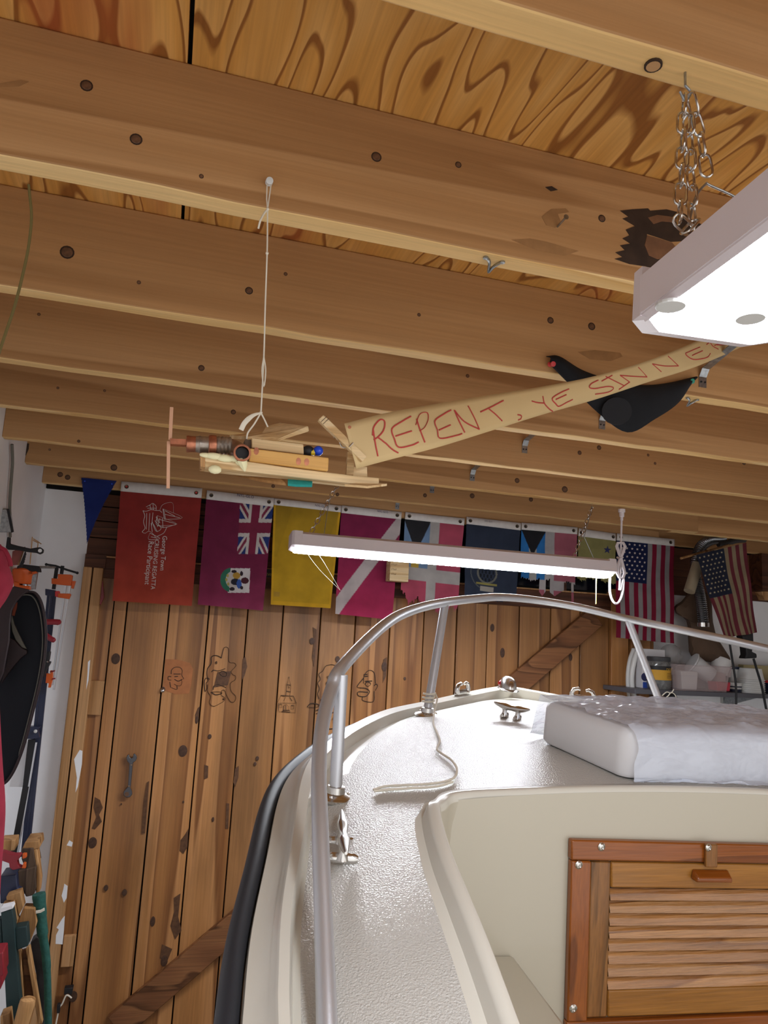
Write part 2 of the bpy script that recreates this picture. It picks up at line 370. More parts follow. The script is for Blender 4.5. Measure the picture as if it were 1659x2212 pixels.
jag = [(1340, 455), (1365, 452), (1400, 450), (1405, 455), (1440, 452), (1480, 462), (1500, 478), (1520, 486), (1505, 490), (1528, 497), (1500, 503), (1490, 520), (1450, 522), (1420, 512), (1398, 505),
       (1392, 530), (1402, 552), (1420, 560), (1445, 556), (1425, 585), (1395, 575), (1360, 570), (1328, 559), (1345, 555), (1330, 545), (1350, 540), (1340, 530), (1362, 526), (1345, 515), (1360, 508), (1352, 496), (1372, 488), (1345, 472), (1358, 468)]
patch('scorch_mark', jag, 0, M['stain'], .0008)
patch('scorch_mark', [(1398, 508), (1420, 514), (1452, 524), (1470, 545), (1450, 556), (1420, 560), (1402, 552), (1393, 530)], 0, M['stain_in'], .0010)
patch('scorch_mark', [(1400, 470), (1420, 464), (1450, 468), (1475, 478), (1450, 480), (1430, 478), (1412, 484)], 0, M['stain_in'], .0012)
patch('stain_mark', [(1170, 468), (1190, 452), (1222, 450), (1230, 458), (1205, 462), (1212, 480), (1200, 492), (1180, 486)], 0, M['stain_mid'])
patch('stain_mark', [(1105, 518), (1145, 515), (1180, 522), (1250, 542), (1220, 552), (1160, 540)], 0, M['stain_mid'])
patch('stain_mark', [(1178, 404), (1192, 402), (1205, 410), (1190, 413)], 0, M['stain'])
patch('stain_mark', [(1248, 760), (1285, 756), (1340, 762), (1345, 770), (1320, 780), (1275, 776)], 1, M['stain_mid'])
patch('stain_mark', [(0, 180), (45, 172), (62, 176), (40, 186), (0, 188)], 0, M['stain_mid'])
patch('stain_mark', [(28, 955), (63, 958), (62, 970), (56, 984), (44, 975)], 5, M['stain'])
# steel bridging straps between the joists
for k, (px, py) in {1: (1517, 826), 2: (1300, 918), 3: (1133, 971), 4: (1020, 1032), 5: (933, 1059), 6: (858, 1095)}.items():
    y = JA + k * JS; p = atY(px, py, y); x = p[0]; w = .019; z0 = p[2]
    st = [(y - .001, z0 - .012), (y - .0015, z0 + .012), (y - .012, z0 + .028), (y - JS + JW + .02, JT - .035), (y - JS + JW + .001, JT - .02)]
    b = MB()
    for i in range(len(st) - 1):
        (ya, za), (yb, zb) = st[i], st[i + 1]
        b.add([(x - w / 2, ya, za), (x + w / 2, ya, za), (x + w / 2, yb, zb), (x - w / 2, yb, zb)], [(0, 1, 2, 3)])
    o = b.build('bridging_strap', M['zinc'], ceil, solid=.0016)
    b = MB()
    for dx in (-.005, .005): b.lathe((x + dx, y - .004, z0), (0, 1, 0), [(.0022, 0), (.0022, .003)], 8)
    b.build('nail_heads', M['black'], ceil)
for px, py, k in ((1058, 568, 0), (1476, 868, 1)):
    p = atZ(px, py, JH); y = JA + k * JS; b = MB()
    b.tube(cr([(p[0] - .012, y + .012, JH - .001), (p[0] - .006, y + .014, JH - .006), (p[0], y + .03, JH - .012), (p[0] + .004, y + .02, JH - .008), (p[0] + .014, y + .016, JH - .001)], 5), .0035, 8, flat=.5)
    b.lathe((p[0] - .013, y + .012, JH - .003), (0, 0, 1), [(.004, 0), (.004, .003)], 10); b.lathe((p[0] + .015, y + .015, JH - .003), (0, 0, 1), [(.004, 0), (.004, .003)], 10)
    b.build('bridging_clip', M['zinc'], ceil, smooth=True)
p = atY(1204, 490, JA); b = MB(); b.tube([(p[0], JA, p[2]), (p[0] + .002, JA - .022, p[2] + .004)], .0016, 8); b.lathe((p[0] + .002, JA - .022, p[2] + .004), (0, -1, .1), [(.004, 0), (.004, .0012)], 10); b.build('nail', M['zinc'], ceil)

# ---- plank door in the back wall
YD = YB
door = empty('door_1', (1.0, YD, 0), label='wide knotty pine plank door with diagonal brace', kind='structure')
gx = [-.220, -.164, .014, .186, .359, .521, .698, .865, 1.036, 1.206, 1.376, 1.54, 1.712, 1.887, 2.055, 2.226]
tilt = [0, .004, .0, 0, .002, .004, .003]
for i in range(len(gx) - 1):
    dy = random.uniform(-.002, .003)
    b = MB(); b.box((gx[i] + .0028, YD + dy, 0.02), (gx[i + 1] - .0028, YD + .025, 2.13)); b.build('plank', M['plank'], door, bevel=.002)
b = MB(); b.box((-.45, YD + .03, 0), (2.48, YD + .06, 2.62)); b.build('door_backing', M['black_gap'], door)
b = MB(); b.box((-.30, YD - .012, 2.127), (2.24, YD + .02, 2.185 + .03)); b.build('top_rail', M['plank_dark'], door, bevel=.003)
b = MB(); b.box((-.30, YD - .022, 2.215), (2.24, YD + .02, 2.222)); b.build('ledge', M['jamb'], door)
# diagonal brace
p0 = atY(250, 2222, 3.47); p1 = atY(1290, 1332, 3.47)
b = MB(); d = (p1 - p0) / np.linalg.norm(p1 - p0); u = np.array([-d[2], 0, d[0]]) * .055
b.hexa([p0 - u, p1 - u, p1 - u + [0, .028, 0], p0 - u + [0, .028, 0], p0 + u, p1 + u, p1 + u + [0, .028, 0], p0 + u + [0, .028, 0]]); b.build('diagonal_brace', M['diag'], door, bevel=.003)
# knots on planks
def dknot(px, py, r, asp=1.3):
    p = atY(px, py, YD); b = MB(); k0 = 0
    b.lathe((0, 0, 0), (0, 1, 0), [(r * .6, -.001), (r, -.0004), (r, .004)], 14)
    b.v = [(x + p[0], y + YD - .003, z * asp + p[2]) for x, y, z in b.v]; b.build('knot', M['knot_dark'], door)
for q in [(250, 1423, .018), (395, 1622, .019), (352, 1490, .010), (453, 1591, .008), (229, 1918, .009), (269, 1928, .010), (729, 1424, .011), (874, 1466, .006), (556, 1638, .007), (551, 1650, .006),
          (1063, 1356, .011, 1.8), (830, 1440, .013, 1.8), (200, 1820, .017), (674, 1385, .012), (425, 1555, .007, 2.4), (1232, 1420, .010, 1.8), (1085, 1410, .012, 2), (158, 2152, .016), (355, 2075, .014, 1.6), (330, 1990, .01, 2), (600, 1690, .014, .8), (262, 1737, .003), (396, 1732, .004), (460, 1770, .005, 2)]:
    dknot(*q)
def dstain(poly, mat='plank_stain'):
    b = MB(); b.prism([atY(px, py, YD - .0029) for px, py in poly], (0, .004, 0)); b.build('stain_mark', M[mat], door)
dstain([(357, 1424), (385, 1425), (410, 1432), (417, 1445), (413, 1480), (408, 1498), (380, 1500), (352, 1490), (356, 1450)], 'plank_tint')
dstain([(318, 1690), (322, 1688), (318, 1740), (313, 1800), (306, 1800), (311, 1730)])
dstain([(404, 1795), (407, 1790), (405, 1830), (396, 1845), (388, 1838), (390, 1815), (398, 1805)])
dstain([(427, 1530), (432, 1525), (428, 1556), (422, 1562), (421, 1545)]); dstain([(524, 1425), (530, 1418), (534, 1440), (528, 1460), (522, 1470)])
dstain([(508, 1660), (516, 1655), (515, 1680), (508, 1700), (504, 1690)]); dstain([(489, 1735), (495, 1736), (493, 1790), (487, 1790)])
dstain([(205, 1722), (216, 1728), (222, 1745), (214, 1760), (220, 1775), (205, 1792), (198, 1790), (208, 1765), (202, 1745)])
dstain([(586, 1690), (606, 1682), (640, 1668), (632, 1680), (600, 1696), (588, 1700)]); dstain([(442, 1652), (450, 1655), (449, 1680), (441, 1684)])
dstain([(375, 1940), (390, 1930), (385, 1980), (392, 2010), (378, 2030), (368, 2000), (376, 1970)]); dstain([(350, 2040), (372, 2050), (360, 2080), (345, 2070)])
dstain([(676, 1355), (684, 1360), (682, 1400), (678, 1440), (674, 1420), (678, 1385)]); dstain([(828, 1425), (836, 1420), (834, 1460), (827, 1475)])
dstain([(470, 1408 + 44), (500, 1450), (492, 1480), (462, 1485)], 'plank_stain')
# left jamb boards, recessed stop, blocks
jamb = empty('trim_1', (-.3, YD, 0), label='pine door jamb boards with splashes of white paint', kind='structure')
for x0, x1, y0 in ((-.355, -.320, YD - .05), (-.315, -.275, YD - .045)):
    b = MB(); b.box((x0, y0, 0), (x1, YD + .02, 2.167)); b.build('jamb_board', M['jamb'], jamb, bevel=.003)
b = MB(); b.box((-.275, YD + .006, 0), (-.222, YD + .028, 2.167)); b.build('jamb_board', M['plank'], jamb)
for (ax, ay, bx, by) in ((190, 1470, 218, 1545), (138, 2022, 163, 2088)):
    a = atY(ax, ay, YD - .015); c = atY(bx, by, YD - .015)
    b = MB(); b.box((min(-.268, a[0]), YD - .015, c[2]), (-.222, YD + .005, a[2])); b.build('stop_block', M['jamb'], jamb, bevel=.002)
def splash(poly, y):
    b = MB(); b.prism([atY(px, py, y - .0008) for px, py in poly], (0, .002, 0)); b.build('paint_splash', M['wall'], jamb)
yj = YD - .045
splash([(172, 1620), (178, 1622), (177, 1650), (173, 1672), (168, 1700), (163, 1712), (166, 1680), (160, 1640)], yj)
splash([(150, 1815), (157, 1820), (155, 1829), (144, 1826)], yj)
splash([(139, 1909), (146, 1914), (144, 1940), (138, 1950), (133, 1935), (137, 1920)], yj)
splash([(134, 1985), (140, 1978), (138, 2010), (135, 2040), (120, 2039), (121, 2020), (127, 2008), (122, 2004), (126, 1998)], yj)
splash([(168, 1340), (172, 1345), (171, 1365), (166, 1368)], yj)
splash([(190, 1430), (195, 1425), (191, 1470), (186, 1490), (189, 1455)], yj)
# right jamb post and header
rj = empty('trim_2', (2.3, YD, 0), label='pine jamb post right of the plank door', kind='structure')
b = MB(); b.box((2.228, YD - .02, 0), (2.33, YD + .03, 2.25)); b.build('jamb_board', M['plank'], rj, bevel=.003)
b = MB(); b.box((2.335, YD - .035, 0), (2.47, YD + .03, 2.25)); b.build('jamb_board', M['plank'], rj, bevel=.003)
hd = empty('trim_3', (0.5, YD, 2.4), label='dark horizontal boards of the header above the plank door', kind='structure')
zz = [2.222, 2.30, 2.375, 2.44, 2.50]
for i in range(4):
    b = MB(); b.box((-.355, YD - .002 + .003 * i, zz[i] + .002), (.46, YD + .028, zz[i + 1] - .002)); b.build('header_board', M['plank_dark'], hd, bevel=.002)
b = MB(); b.box((-.355, YD - .03, 2.167), (-.27, YD + .02, 2.224)); b.build('header_board', M['plank_dark'], hd)
b = MB(); b.box((XL, YD + .005, 2.50), (XR, YD + .06, 2.62)); b.build('header_gap', M['black_gap'], hd)
b = MB(); b.box((2.47, YD - .005, 2.247), (XR, YD + .05, 2.5)); b.build('header_board', M['plank_dark'], hd)
b = MB(); b.box((3.11, YD - .10, 2.30), (XR, YD - .006, JH)); b.build('header_board', M['plank_dark'], hd)
M['night'] = plain('dark_glass', '#0a0d16', .12)
win = empty('window_1', (1.4, YD, 2.36), label='dark transom window strip behind the flags', kind='structure')
for i in range(4):
    x0 = .46 + i * .5; b = MB(); b.box((x0 + .012, YD + .01, 2.235), (x0 + .488, YD + .014, 2.495)); b.build('pane', M['night'], win)
    b = MB(); b.box((x0 - .012, YD - .004, 2.222), (x0 + .012, YD + .02, 2.5)); b.build('muntin', M['plank_dark'], win)
# thin black strip with yellow lettering on the ledge
# ================================================================== BOAT
def zs(y):                      # sheer line (boat frame)
    return -.17 * min(0.0, y + .6) ** 2
OUT = [(0.0, 0.0)]
for px, py in [(1060, 1485), (1012, 1494), (916, 1515), (834, 1533), (756, 1568), (705, 1604), (671, 1639), (650, 1690), (634, 1800), (610, 1954), (602, 2100), (602, 2212)]:
    y = -.5
    for _ in range(40):
        q = b_onz(px, py, zs(y)); y = .5 * y + .5 * q[1]
    OUT.append((-q[0], y))
OUT += [(OUT[-1][0] + .008, OUT[-1][1] - .2), (OUT[-1][0] + .012, OUT[-1][1] - .6), (OUT[-1][0] + .01, OUT[-1][1] - 1.3)]
_sm = cr([(-OUT[2][0], OUT[2][1], 0), (-OUT[1][0], OUT[1][1], 0)] + [(x, y, 0) for x, y in OUT], 6)
CURVE = [(max(0.0, p[0]), p[1]) for p in _sm if p[0] >= -1e-6]
CURVE[0] = (0.0, CURVE[0][1])
_cy = np.array([c[1] for c in CURVE])[::-1]; _cx = np.array([c[0] for c in CURVE])[::-1]
_cy = np.maximum.accumulate(_cy + np.arange(len(_cy)) * 1e-7)
def wid(y): return float(np.interp(y, _cy, _cx))
def crown(y): return .045 + .047 * min(1, max(0, -y / 1.1)) ** 1.2
def zdeck(x, y):
    w = max(.05, wid(y)); t = min(1.0, abs(x) / w)
    e = min(1.0, max(0.0, -y / .75)); e = e * (2 - e)
    return zs(y) - .034 + (crown(y) * e) * (1 - .6 * t * t - .4 * t ** 6)
def on_deck(px, py, dz=0.0):
    d = BF @ ray(px, py); o = BF @ (EYE - BO); lo, hi = .3, 3.5; t = lo; prev = lo
    while t < hi:
        p = o + d * t
        if p[2] < zdeck(p[0], p[1]) + dz: break
        prev = t; t += .01
    a, c = prev, t
    for _ in range(30):
        mdl = .5 * (a + c); p = o + d * mdl
        if p[2] < zdeck(p[0], p[1]) + dz: c = mdl
        else: a = mdl
    return o + d * a
YBK = -1.10                     # cockpit bulkhead
boat = empty('motorboat', BW((0, -.9, -1.2)), label='white fibreglass cuddy cabin boat with bow rail and louvred door', cat='boat')
# coaming cap path (boat frame)
COAM = [on_deck(px, py, .022) for px, py in [(1000, 1705), (950, 1720), (938, 1745), (960, 1830), (1000, 1930), (1042, 2034), (1107, 2212)]]
COAM = [c for c in COAM]
COAM[0] = np.array([COAM[0][0], YBK - .004, zdeck(COAM[0][0], YBK) + .004]); COAM[1][2] -= .006
aft = COAM[-1] + (COAM[-1] - COAM[-2]) * .5; COAM += [aft, aft + (COAM[-1] - COAM[-2]) * 2.4]
front = [np.array([x, YBK - .004, zdeck(x, YBK) + .002]) for x in (.62, .45, .3, .15, 0, -.15, -.3, -.45)]
cpath = cr(front[4:] + COAM, 6)
# ---- fore and side decks
b = MB(); nt_ = 48; ys = [0 - .02] + list(np.linspace(-.05, YBK, 60)); P = []
for y in ys:
    w = max(.02, wid(y) - .012)
    for i in range(nt_ + 1):
        x = w * (-1 + 2 * i / nt_); P.append(BW((x, y, zdeck(x, y))))
b.grid(P, nt_ + 1, len(ys))
for j in range(len(ys) - 1):
    for i in range(nt_):
        x = abs(-1 + 2 * (i + .5) / nt_) * wid(ys[j]); b.m[j * nt_ + i] = 0 if (wid(ys[j]) - x < .05 or ys[j] > -.16) else 1
b.build('foredeck', [M['gel'], M['nonskid']], boat, smooth=True)
cxy = sorted([(c[1], c[0]) for c in cpath if c[1] < YBK + .02]); _ky = np.array([c[0] for c in cxy]); _kx = np.array([c[1] for c in cxy])
def coamx(y): return float(np.interp(y, _ky, _kx))
for sgn in (-1, 1):
    b = MB(); ys2 = np.linspace(YBK, -2.3, 60); n2 = 14; P = []
    for y in ys2:
        xa = -(wid(y) - .012); xb = coamx(y)
        for i in range(n2 + 1):
            x = xa + (xb - xa) * i / n2; P.append(BW((x * -sgn, y, zdeck(x, y))) if sgn > 0 else BW((x, y, zdeck(x, y))))
    b.grid(P, n2 + 1, len(ys2))
    for j in range(len(ys2) - 1):
        for i in range(n2): b.m[j * n2 + i] = 0 if i in (0, n2 - 1, n2 - 2) else 1
    b.build('side_deck', [M['gel'], M['nonskid']], boat, smooth=True)
# ---- gunwale with toe rail, swept round the bow; rub rail; hull
full = [(-x, y) for x, y in CURVE[::-1]] + [(x, y) for x, y in CURVE[1:]]
def normals(path):
    out = []
    for i in range(len(path)):
        a = np.array(path[max(0, i - 1)]); c = np.array(path[min(len(path) - 1, i + 1)]); t = c - a; t /= np.linalg.norm(t) + 1e-9
        out.append(np.array([-t[1], t[0]]))   # left of travel: outward for port->bow->starboard
    return out
NR = normals(full)
def sweep(prof_fn):
    V = []; k = None
    for (x, y), n in zip(full, NR):
        pr = prof_fn(y); k = len(pr)
        for a, z in pr: V.append(BW((x + n[0] * a, y + n[1] * a, zs(y) + z)))
    return V, k
def gun(y):
    f = min(1, max(0, -y / 1.3)); tw = .04 * (1 - f) + .012 * f
    return [(-tw - .022, -.04), (-tw - .008, -.031), (-tw - .003, -.005), (-tw, 0), (0, 0), (.003, -.004), (.008, -.018), (.026, -.030), (.034, -.033), (.036, -.044)]
V, k = sweep(gun); b = MB(); b.grid(V, k, len(full)); b.build('gunwale', M['gel'], boat, smooth=True, angle=38)
def rub(y):
    return [(.036 + .016 * (1 + math.cos(a)) * .9, -.052 + .019 * math.sin(a)) for a in np.linspace(-math.pi, math.pi, 13)]
V, k = sweep(rub); b = MB(); b.grid(V, k, len(full)); b.build('rub_rail', M['rubber'], boat, smooth=True)
def hul(y):
    f = min(1, max(0, -y / .8))
    return [(.036, -.045), (.03, -.09), (.0, -.3), (-.05 - .02 * f, -.6), (-.12 - .1 * f, -.85), (-.2 - .35 * f, -1.02), (-.3 - .6 * f, -1.15)]
V, k = sweep(hul); b = MB(); b.grid(V, k, len(full)); b.build('hull', M['gel'], boat, smooth=True)
# ---- coaming cap and cockpit liner
prof = [(.026, -.04), (.017, -.026), (.011, -.005), (.008, 0), (-.007, .0006), (-.010, -.003), (-.012, -.012), (-.0125, -.35)]
V = []
for i, p in enumerate(cpath):
    a = cpath[max(0, i - 1)]; c = cpath[min(len(cpath) - 1, i + 1)]; t = (c - a)[:2]; t /= np.linalg.norm(t)
    n = np.array([t[1], -t[0]])      # outward (forward / to port)
    for o_, z in prof: V.append(BW((p[0] + n[0] * o_, p[1] + n[1] * o_, p[2] + z)))
b = MB(); b.grid(V, len(prof), len(cpath))
b.m = [1 if (f % (len(prof) - 1)) == len(prof) - 2 else 0 for f in range(len(b.f))]
b.build('coaming', [M['gel'], M['gel_in']], boat, smooth=True, angle=60)
# starboard coaming (mirror)
b = MB(); V2 = []
for i, p in enumerate(cpath):
    a = cpath[max(0, i - 1)]; c = cpath[min(len(cpath) - 1, i + 1)]; t = (c - a)[:2]; t /= np.linalg.norm(t); n = np.array([t[1], -t[0]])
    for o_, z in prof: V2.append(BW((-(p[0] + n[0] * o_), p[1] + n[1] * o_, p[2] + z)))
b.grid(V2, len(prof), len(cpath)); b.build('coaming', [M['gel'], M['gel_in']], boat, smooth=True, angle=60)
# bulkhead wall
yb = YBK - .02
b = MB(); nx = 50; P = []
for j, tz in enumerate((1.0, .94, 0.0)):
    for i in range(nx + 1):
        x = -.64 + 1.28 * i / nx; zt = zdeck(x, YBK) - .006; z = -.75 + (zt + .75) * tz
        P.append(BW((x, yb + (.004 if j == 0 else 0), z)))
b.grid(P, nx + 1, 3); b.build('bulkhead', M['gel_in'], boat, smooth=True)
# side ledge inside the cockpit
lz = b_ony(1108, 2062, yb); b = MB()
x1 = lz[0]; z1 = lz[2]
b.hexa([BW(p) for p in [(-.76, -2.3, z1 - .2), (x1 - .01, -2.3, z1 - .2), (x1, yb, z1 - .2), (-.68, yb, z1 - .2), (-.76, -2.3, z1), (x1 - .01, -2.3, z1), (x1, yb, z1), (-.68, yb, z1)]])
b.build('side_ledge', M['gel_in'], boat, bevel=.006)
b = MB(); b.hexa([BW(p) for p in [(-.55, -2.3, -.8), (.55, -2.3, -.8), (.55, yb, -.8), (-.55, yb, -.8), (-.55, -2.3, -.76), (.55, -2.3, -.76), (.55, yb, -.76), (-.55, yb, -.76)]]); b.build('cockpit_sole', M['gel_in'], boat)
# ---- companionway frame and louvred door (boat frame x, z on the bulkhead)
cw = empty('companionway', BW((-.07, yb, -.6)))
cw.parent = boat; cw.location = Vector([float(v) for v in BW((-.07, yb, -.6)) - WL[boat]]); WL[cw] = BW((-.07, yb, -.6))
def bz(px, py, yy=None): 
    q = b_ony(px, py, yb - .012 if yy is None else yy); return q[0], q[2]
fx0, fz0 = bz(1234, 1814); fx1 = .19; fzb = b_ony(1272, 2203, yb - .012)[2] - .002
ix0, _ = bz(1274, 1860); _, iz0 = bz(1275, 1860)
def shx(p): return (p[0] - .075 * (p[2] - fz0), p[1], p[2])
def bbox(name, mat, x0, x1, z0, z1, y0, y1, parent=cw, bevel=.003):
    b = MB(); b.hexa([BW(shx(p)) for p in [(x0, y0, z0), (x1, y0, z0), (x1, y1, z0), (x0, y1, z0), (x0, y0, z1), (x1, y0, z1), (x1, y1, z1), (x0, y1, z1)]]); return b.build(name, mat, parent, bevel=bevel)
yf = yb - .014
bbox('frame_board', M['teak'], fx0, fx1, iz0 + .001, fz0, yf, yb)
bbox('frame_board', M['teakz'], fx0 + .001, ix0, fzb, iz0, yf, yb)
bbox('frame_board', M['teakz'], fx1 - .04, fx1, fzb, iz0, yf, yb)
bbox('frame_board', M['teak'], fx0, fx1, fzb - .04, fzb, yf, yb)
dx0 = ix0 + .002; dx1 = fx1 - .042; dzt = iz0 - .002; dzb = bz(1272, 2203)[1]
sx0 = bz(1320, 1865)[0]
yd_ = yb - .008
stile = bbox('door_stile', M['teak2z'], dx0, sx0, dzb, dzt, yd_, yb)
bbox('door_stile', M['teak2z'], dx1 - (sx0 - dx0), dx1, dzb, dzt, yd_, yb)
st_ = bz(1320, 1921)[1]; sb_ = bz(1318, 2142)[1]
bbox('door_rail', M['teak2'], sx0 + .0008, dx1 - (sx0 - dx0) - .0008, st_, dzt, yd_, yb)
bbox('door_rail', M['teak2'], sx0 + .0008, dx1 - (sx0 - dx0) - .0008, dzb, sb_, yd_, yb)
bbox('louvre_backing', M['black_gap'], sx0, dx1 - .04, sb_, st_, yb - .001, yb + .002, bevel=0)
ns = 8; hgt = (st_ - sb_) / ns
for i in range(ns):
    z0 = sb_ + i * hgt; z1_ = z0 + hgt * 1.05; b = MB()
    xa, xb = sx0, dx1 - (sx0 - dx0); y_lo, y_hi = yb - .0085, yb + .0
    n = 24; P = []
    for q in range(n + 1):
        x = xa + (xb - xa) * q / n; w_ = .0006 * math.sin(q * .9 + i * 2)
        P += [BW(shx(p_)) for p_ in ((x, y_lo, z0 + .0012), (x, y_lo + .0015, z0 + hgt * .35 + w_), (x, y_lo + .004 + w_, z0 + hgt * .7), (x, y_hi + .002, z1_), (x, y_hi + .004, z0))]
    V = P; Fc = [(q * 5 + a, q * 5 + (a + 1) % 5, q * 5 + 5 + (a + 1) % 5, q * 5 + 5 + a) for q in range(n) for a in range(5)]
    b.add(V, Fc); b.build('louvre_slat', M['slat'], cw, smooth=True, angle=35)
# handle, latch, screws with cup washers
hx0, hz0 = bz(1497, 1883); hx1, hz1 = bz(1574, 1902)
b = MB(); b.hexa([BW(p) for p in [(hx0, yd_ - .016, hz1), (hx1, yd_ - .016, hz1), (hx1, yd_, hz1 + .001), (hx0 - .002, yd_, hz1 + .001), (hx0 + .003, yd_ - .017, hz0 - .006), (hx1 - .003, yd_ - .017, hz0 - .006), (hx1, yd_, hz0 + .004), (hx0, yd_, hz0 + .004)]])
b.build('door_pull', M['teak'], cw, bevel=.003)
lx0, lz0 = bz(1519, 1820); lx1, lz1 = bz(1540, 1870)
la = bbox('turn_latch', M['teak2z'], lx0, lx1, lz1, lz0, yf - .007, yf, bevel=.002)
def screw(px, py, y0, par=cw, r=.0072):
    q = b_ony(px, py, y0); b = MB()
    ax = BW((0, -1, 0)) - BW((0, 0, 0))
    b.lathe(BW((q[0], y0, q[2])), ax, [(r, 0), (r * .95, .0014), (r * .62, .0028), (r * .55, .0012), (r * .25, .0016), (r * .2, .0004), (.0002, .0004)], 18)
    b.build('screw', M['steel'], par, smooth=True)
for px, py in ((1299, 1829), (1250, 1868), (1238, 2178)): screw(px, py, yf)
screw(1530, 1831, yf - .0072, la, .0065)
# ---- bow rail and stanchions
rail = cr([None, b_onx(714, 2500, -.852), b_onx(706, 2212, -.845), b_onx(699, 2000, -.838), b_onx(692, 1800, -.832), b_onx(689, 1660, -.824), b_onx(696, 1570, -.812), b_onx(716, 1490, -.79), b_onx(742, 1437, -.765),
           b_ony(830, 1350, -.78), b_ony(890, 1318, -.62), b_ony(962, 1301, -.44), b_ony(1040, 1292, -.28), b_ony(1085, 1290, -.2), b_ony(1160, 1297, -.14), b_ony(1250, 1312, -.16), b_ony(1357, 1337, -.22), b_ony(1500, 1367, -.42), b_ony(1659, 1402, -.55), np.array([.65, -.74, .21]), np.array([.742, -.95, .175]), np.array([.785, -1.08, .14]), np.array([.825, -1.22, .07]), np.array([.838, -1.36, 0]), np.array([.85, -1.62, -.14]), np.array([.856, -1.75, -.21])][1:], 7)
b = MB(); b.tube([BW(p) for p in rail], .0115, 14); b.build('bow_rail', M['alu'], boat, smooth=True)
def stanchion(base_px, top, foot=True):
    p = on_deck(*base_px); p1 = np.array(top)
    b = MB(); b.tube([BW(p + [0, 0, .002]), BW(p1)], .0108, 14); o = b.build('stanchion', M['alu'], boat, smooth=True)
    ax = BF[2]; b = MB(); b.lathe(BW(p - [0, 0, .004]), ax, [(.029, 0), (.031, .005), (.028, .008), (.016, .012), (.0145, .022), (.0118, .023)], 24)
    for a in (0, 2.1, 4.2): b.ball(BW(p + [.022 * math.cos(a), .022 * math.sin(a), .005]), .004, 8)
    b.build('stanchion_base', M['steel'], boat, smooth=True); return p
stanchion((724, 1722), b_onx(738, 1458, -.772))
s2 = stanchion((922, 1545), b_ony(961, 1306, -.44))
p3 = b_ony(1357, 1339, -.22); b3 = np.array([.36, -.33, zdeck(.36, -.33)])
d3 = bl(atY(1432, 1540, 1)); 
b = MB(); b.tube([BW(p3), BW(b_ony(1436, 1545, -.30))], .0108, 14); b.build('stanchion', M['alu'], boat, smooth=True)
st3 = np.array([.774, -1.06, zdeck(.774, -1.06)])
b = MB(); b.tube([BW(st3), BW((.775, -1.05, .15))], .0108, 14); b.build('stanchion', M['alu'], boat, smooth=True)
b = MB(); b.lathe(BW(st3 - [0, 0, .004]), BF[2], [(.029, 0), (.031, .005), (.028, .008), (.016, .012), (.0145, .022), (.0118, .023)], 24); b.build('stanchion_base', M['steel'], boat, smooth=True)
# ---- deck fittings
def cleat(p, direction, L, scale=1.0, label=None):
    p = np.array(p); d = np.array([direction[0], direction[1], 0]); d /= np.linalg.norm(d); s = np.array([-d[1], d[0], 0]); b = MB()
    h = .028 * scale; pts = []; rr = []
    for t in np.linspace(-1, 1, 21):
        pts.append(BW(p + d * t * L + np.array([0, 0, h + .006 * scale * abs(t) ** 2]))); rr.append(float(np.interp(abs(t), [0, .18, .36, .6, .85, 1], [.0072, .0082, .0102, .0078, .005, .0022])) * scale)
    b.tube(pts, rr, 12)
    for sg in (-1, 1):
        c = p + d * sg * L * .36
        b.tube([BW(c + np.array([0, 0, .002])), BW(c + np.array([0, 0, h * .5])), BW(c + np.array([0, 0, h]))], [.011 * scale, .0062 * scale, .0085 * scale], 10)
        fl = [c + s * q * .024 * scale + np.array([0, 0, .004 * scale]) for q in np.linspace(-1, 1, 9)]
        b.tube([BW(f) for f in fl], [(.0075 if abs(q) < .95 else .005) * scale for q in np.linspace(-1, 1, 9)], 10, flat=.6)
        for q in (-.75, .75): b.lathe(BW(c + s * q * .024 * scale + np.array([0, 0, .006 * scale])), BF[2], [(.0034 * scale, 0), (.0034 * scale, .0035 * scale), (.0012, .002)], 10)
    return b.build('mooring_cleat', M['steel'], boat, smooth=True, label=label)
c1 = (on_deck(738, 1862) + on_deck(736, 1824)) / 2
cleat(c1 + [0, 0, .001], (.16, 1), .085, .92)
c2 = on_deck(1103, 1552); cleat(c2, (.55, -.62), .045, .85)
def chock(p, d):
    p = np.array(p); d = np.array([d[0], d[1], 0.0]); d /= np.linalg.norm(d); b = MB()
    b.tube([BW(p + d * t * .045 + np.array([0, 0, .003])) for t in (-1, -.5, 0, .5, 1)], [.004, .011, .012, .011, .004], 10, flat=.4, up=BF[2])
    for sg in (-1, 1):
        b.tube([BW(p + d * sg * q + np.array([0, 0, z])) for q, z in ((.03, .004), (.034, .016), (.028, .028), (.016, .032), (.008, .029))], [.008, .007, .006, .005, .004], 10)
    return b.build('bow_chock', M['steel'], boat, smooth=True)
q = b_onz(998, 1500, .002); chock(q, (.75, .66))
q = b_onz(1258, 1512, .004); chock(q, (.8, -.6))
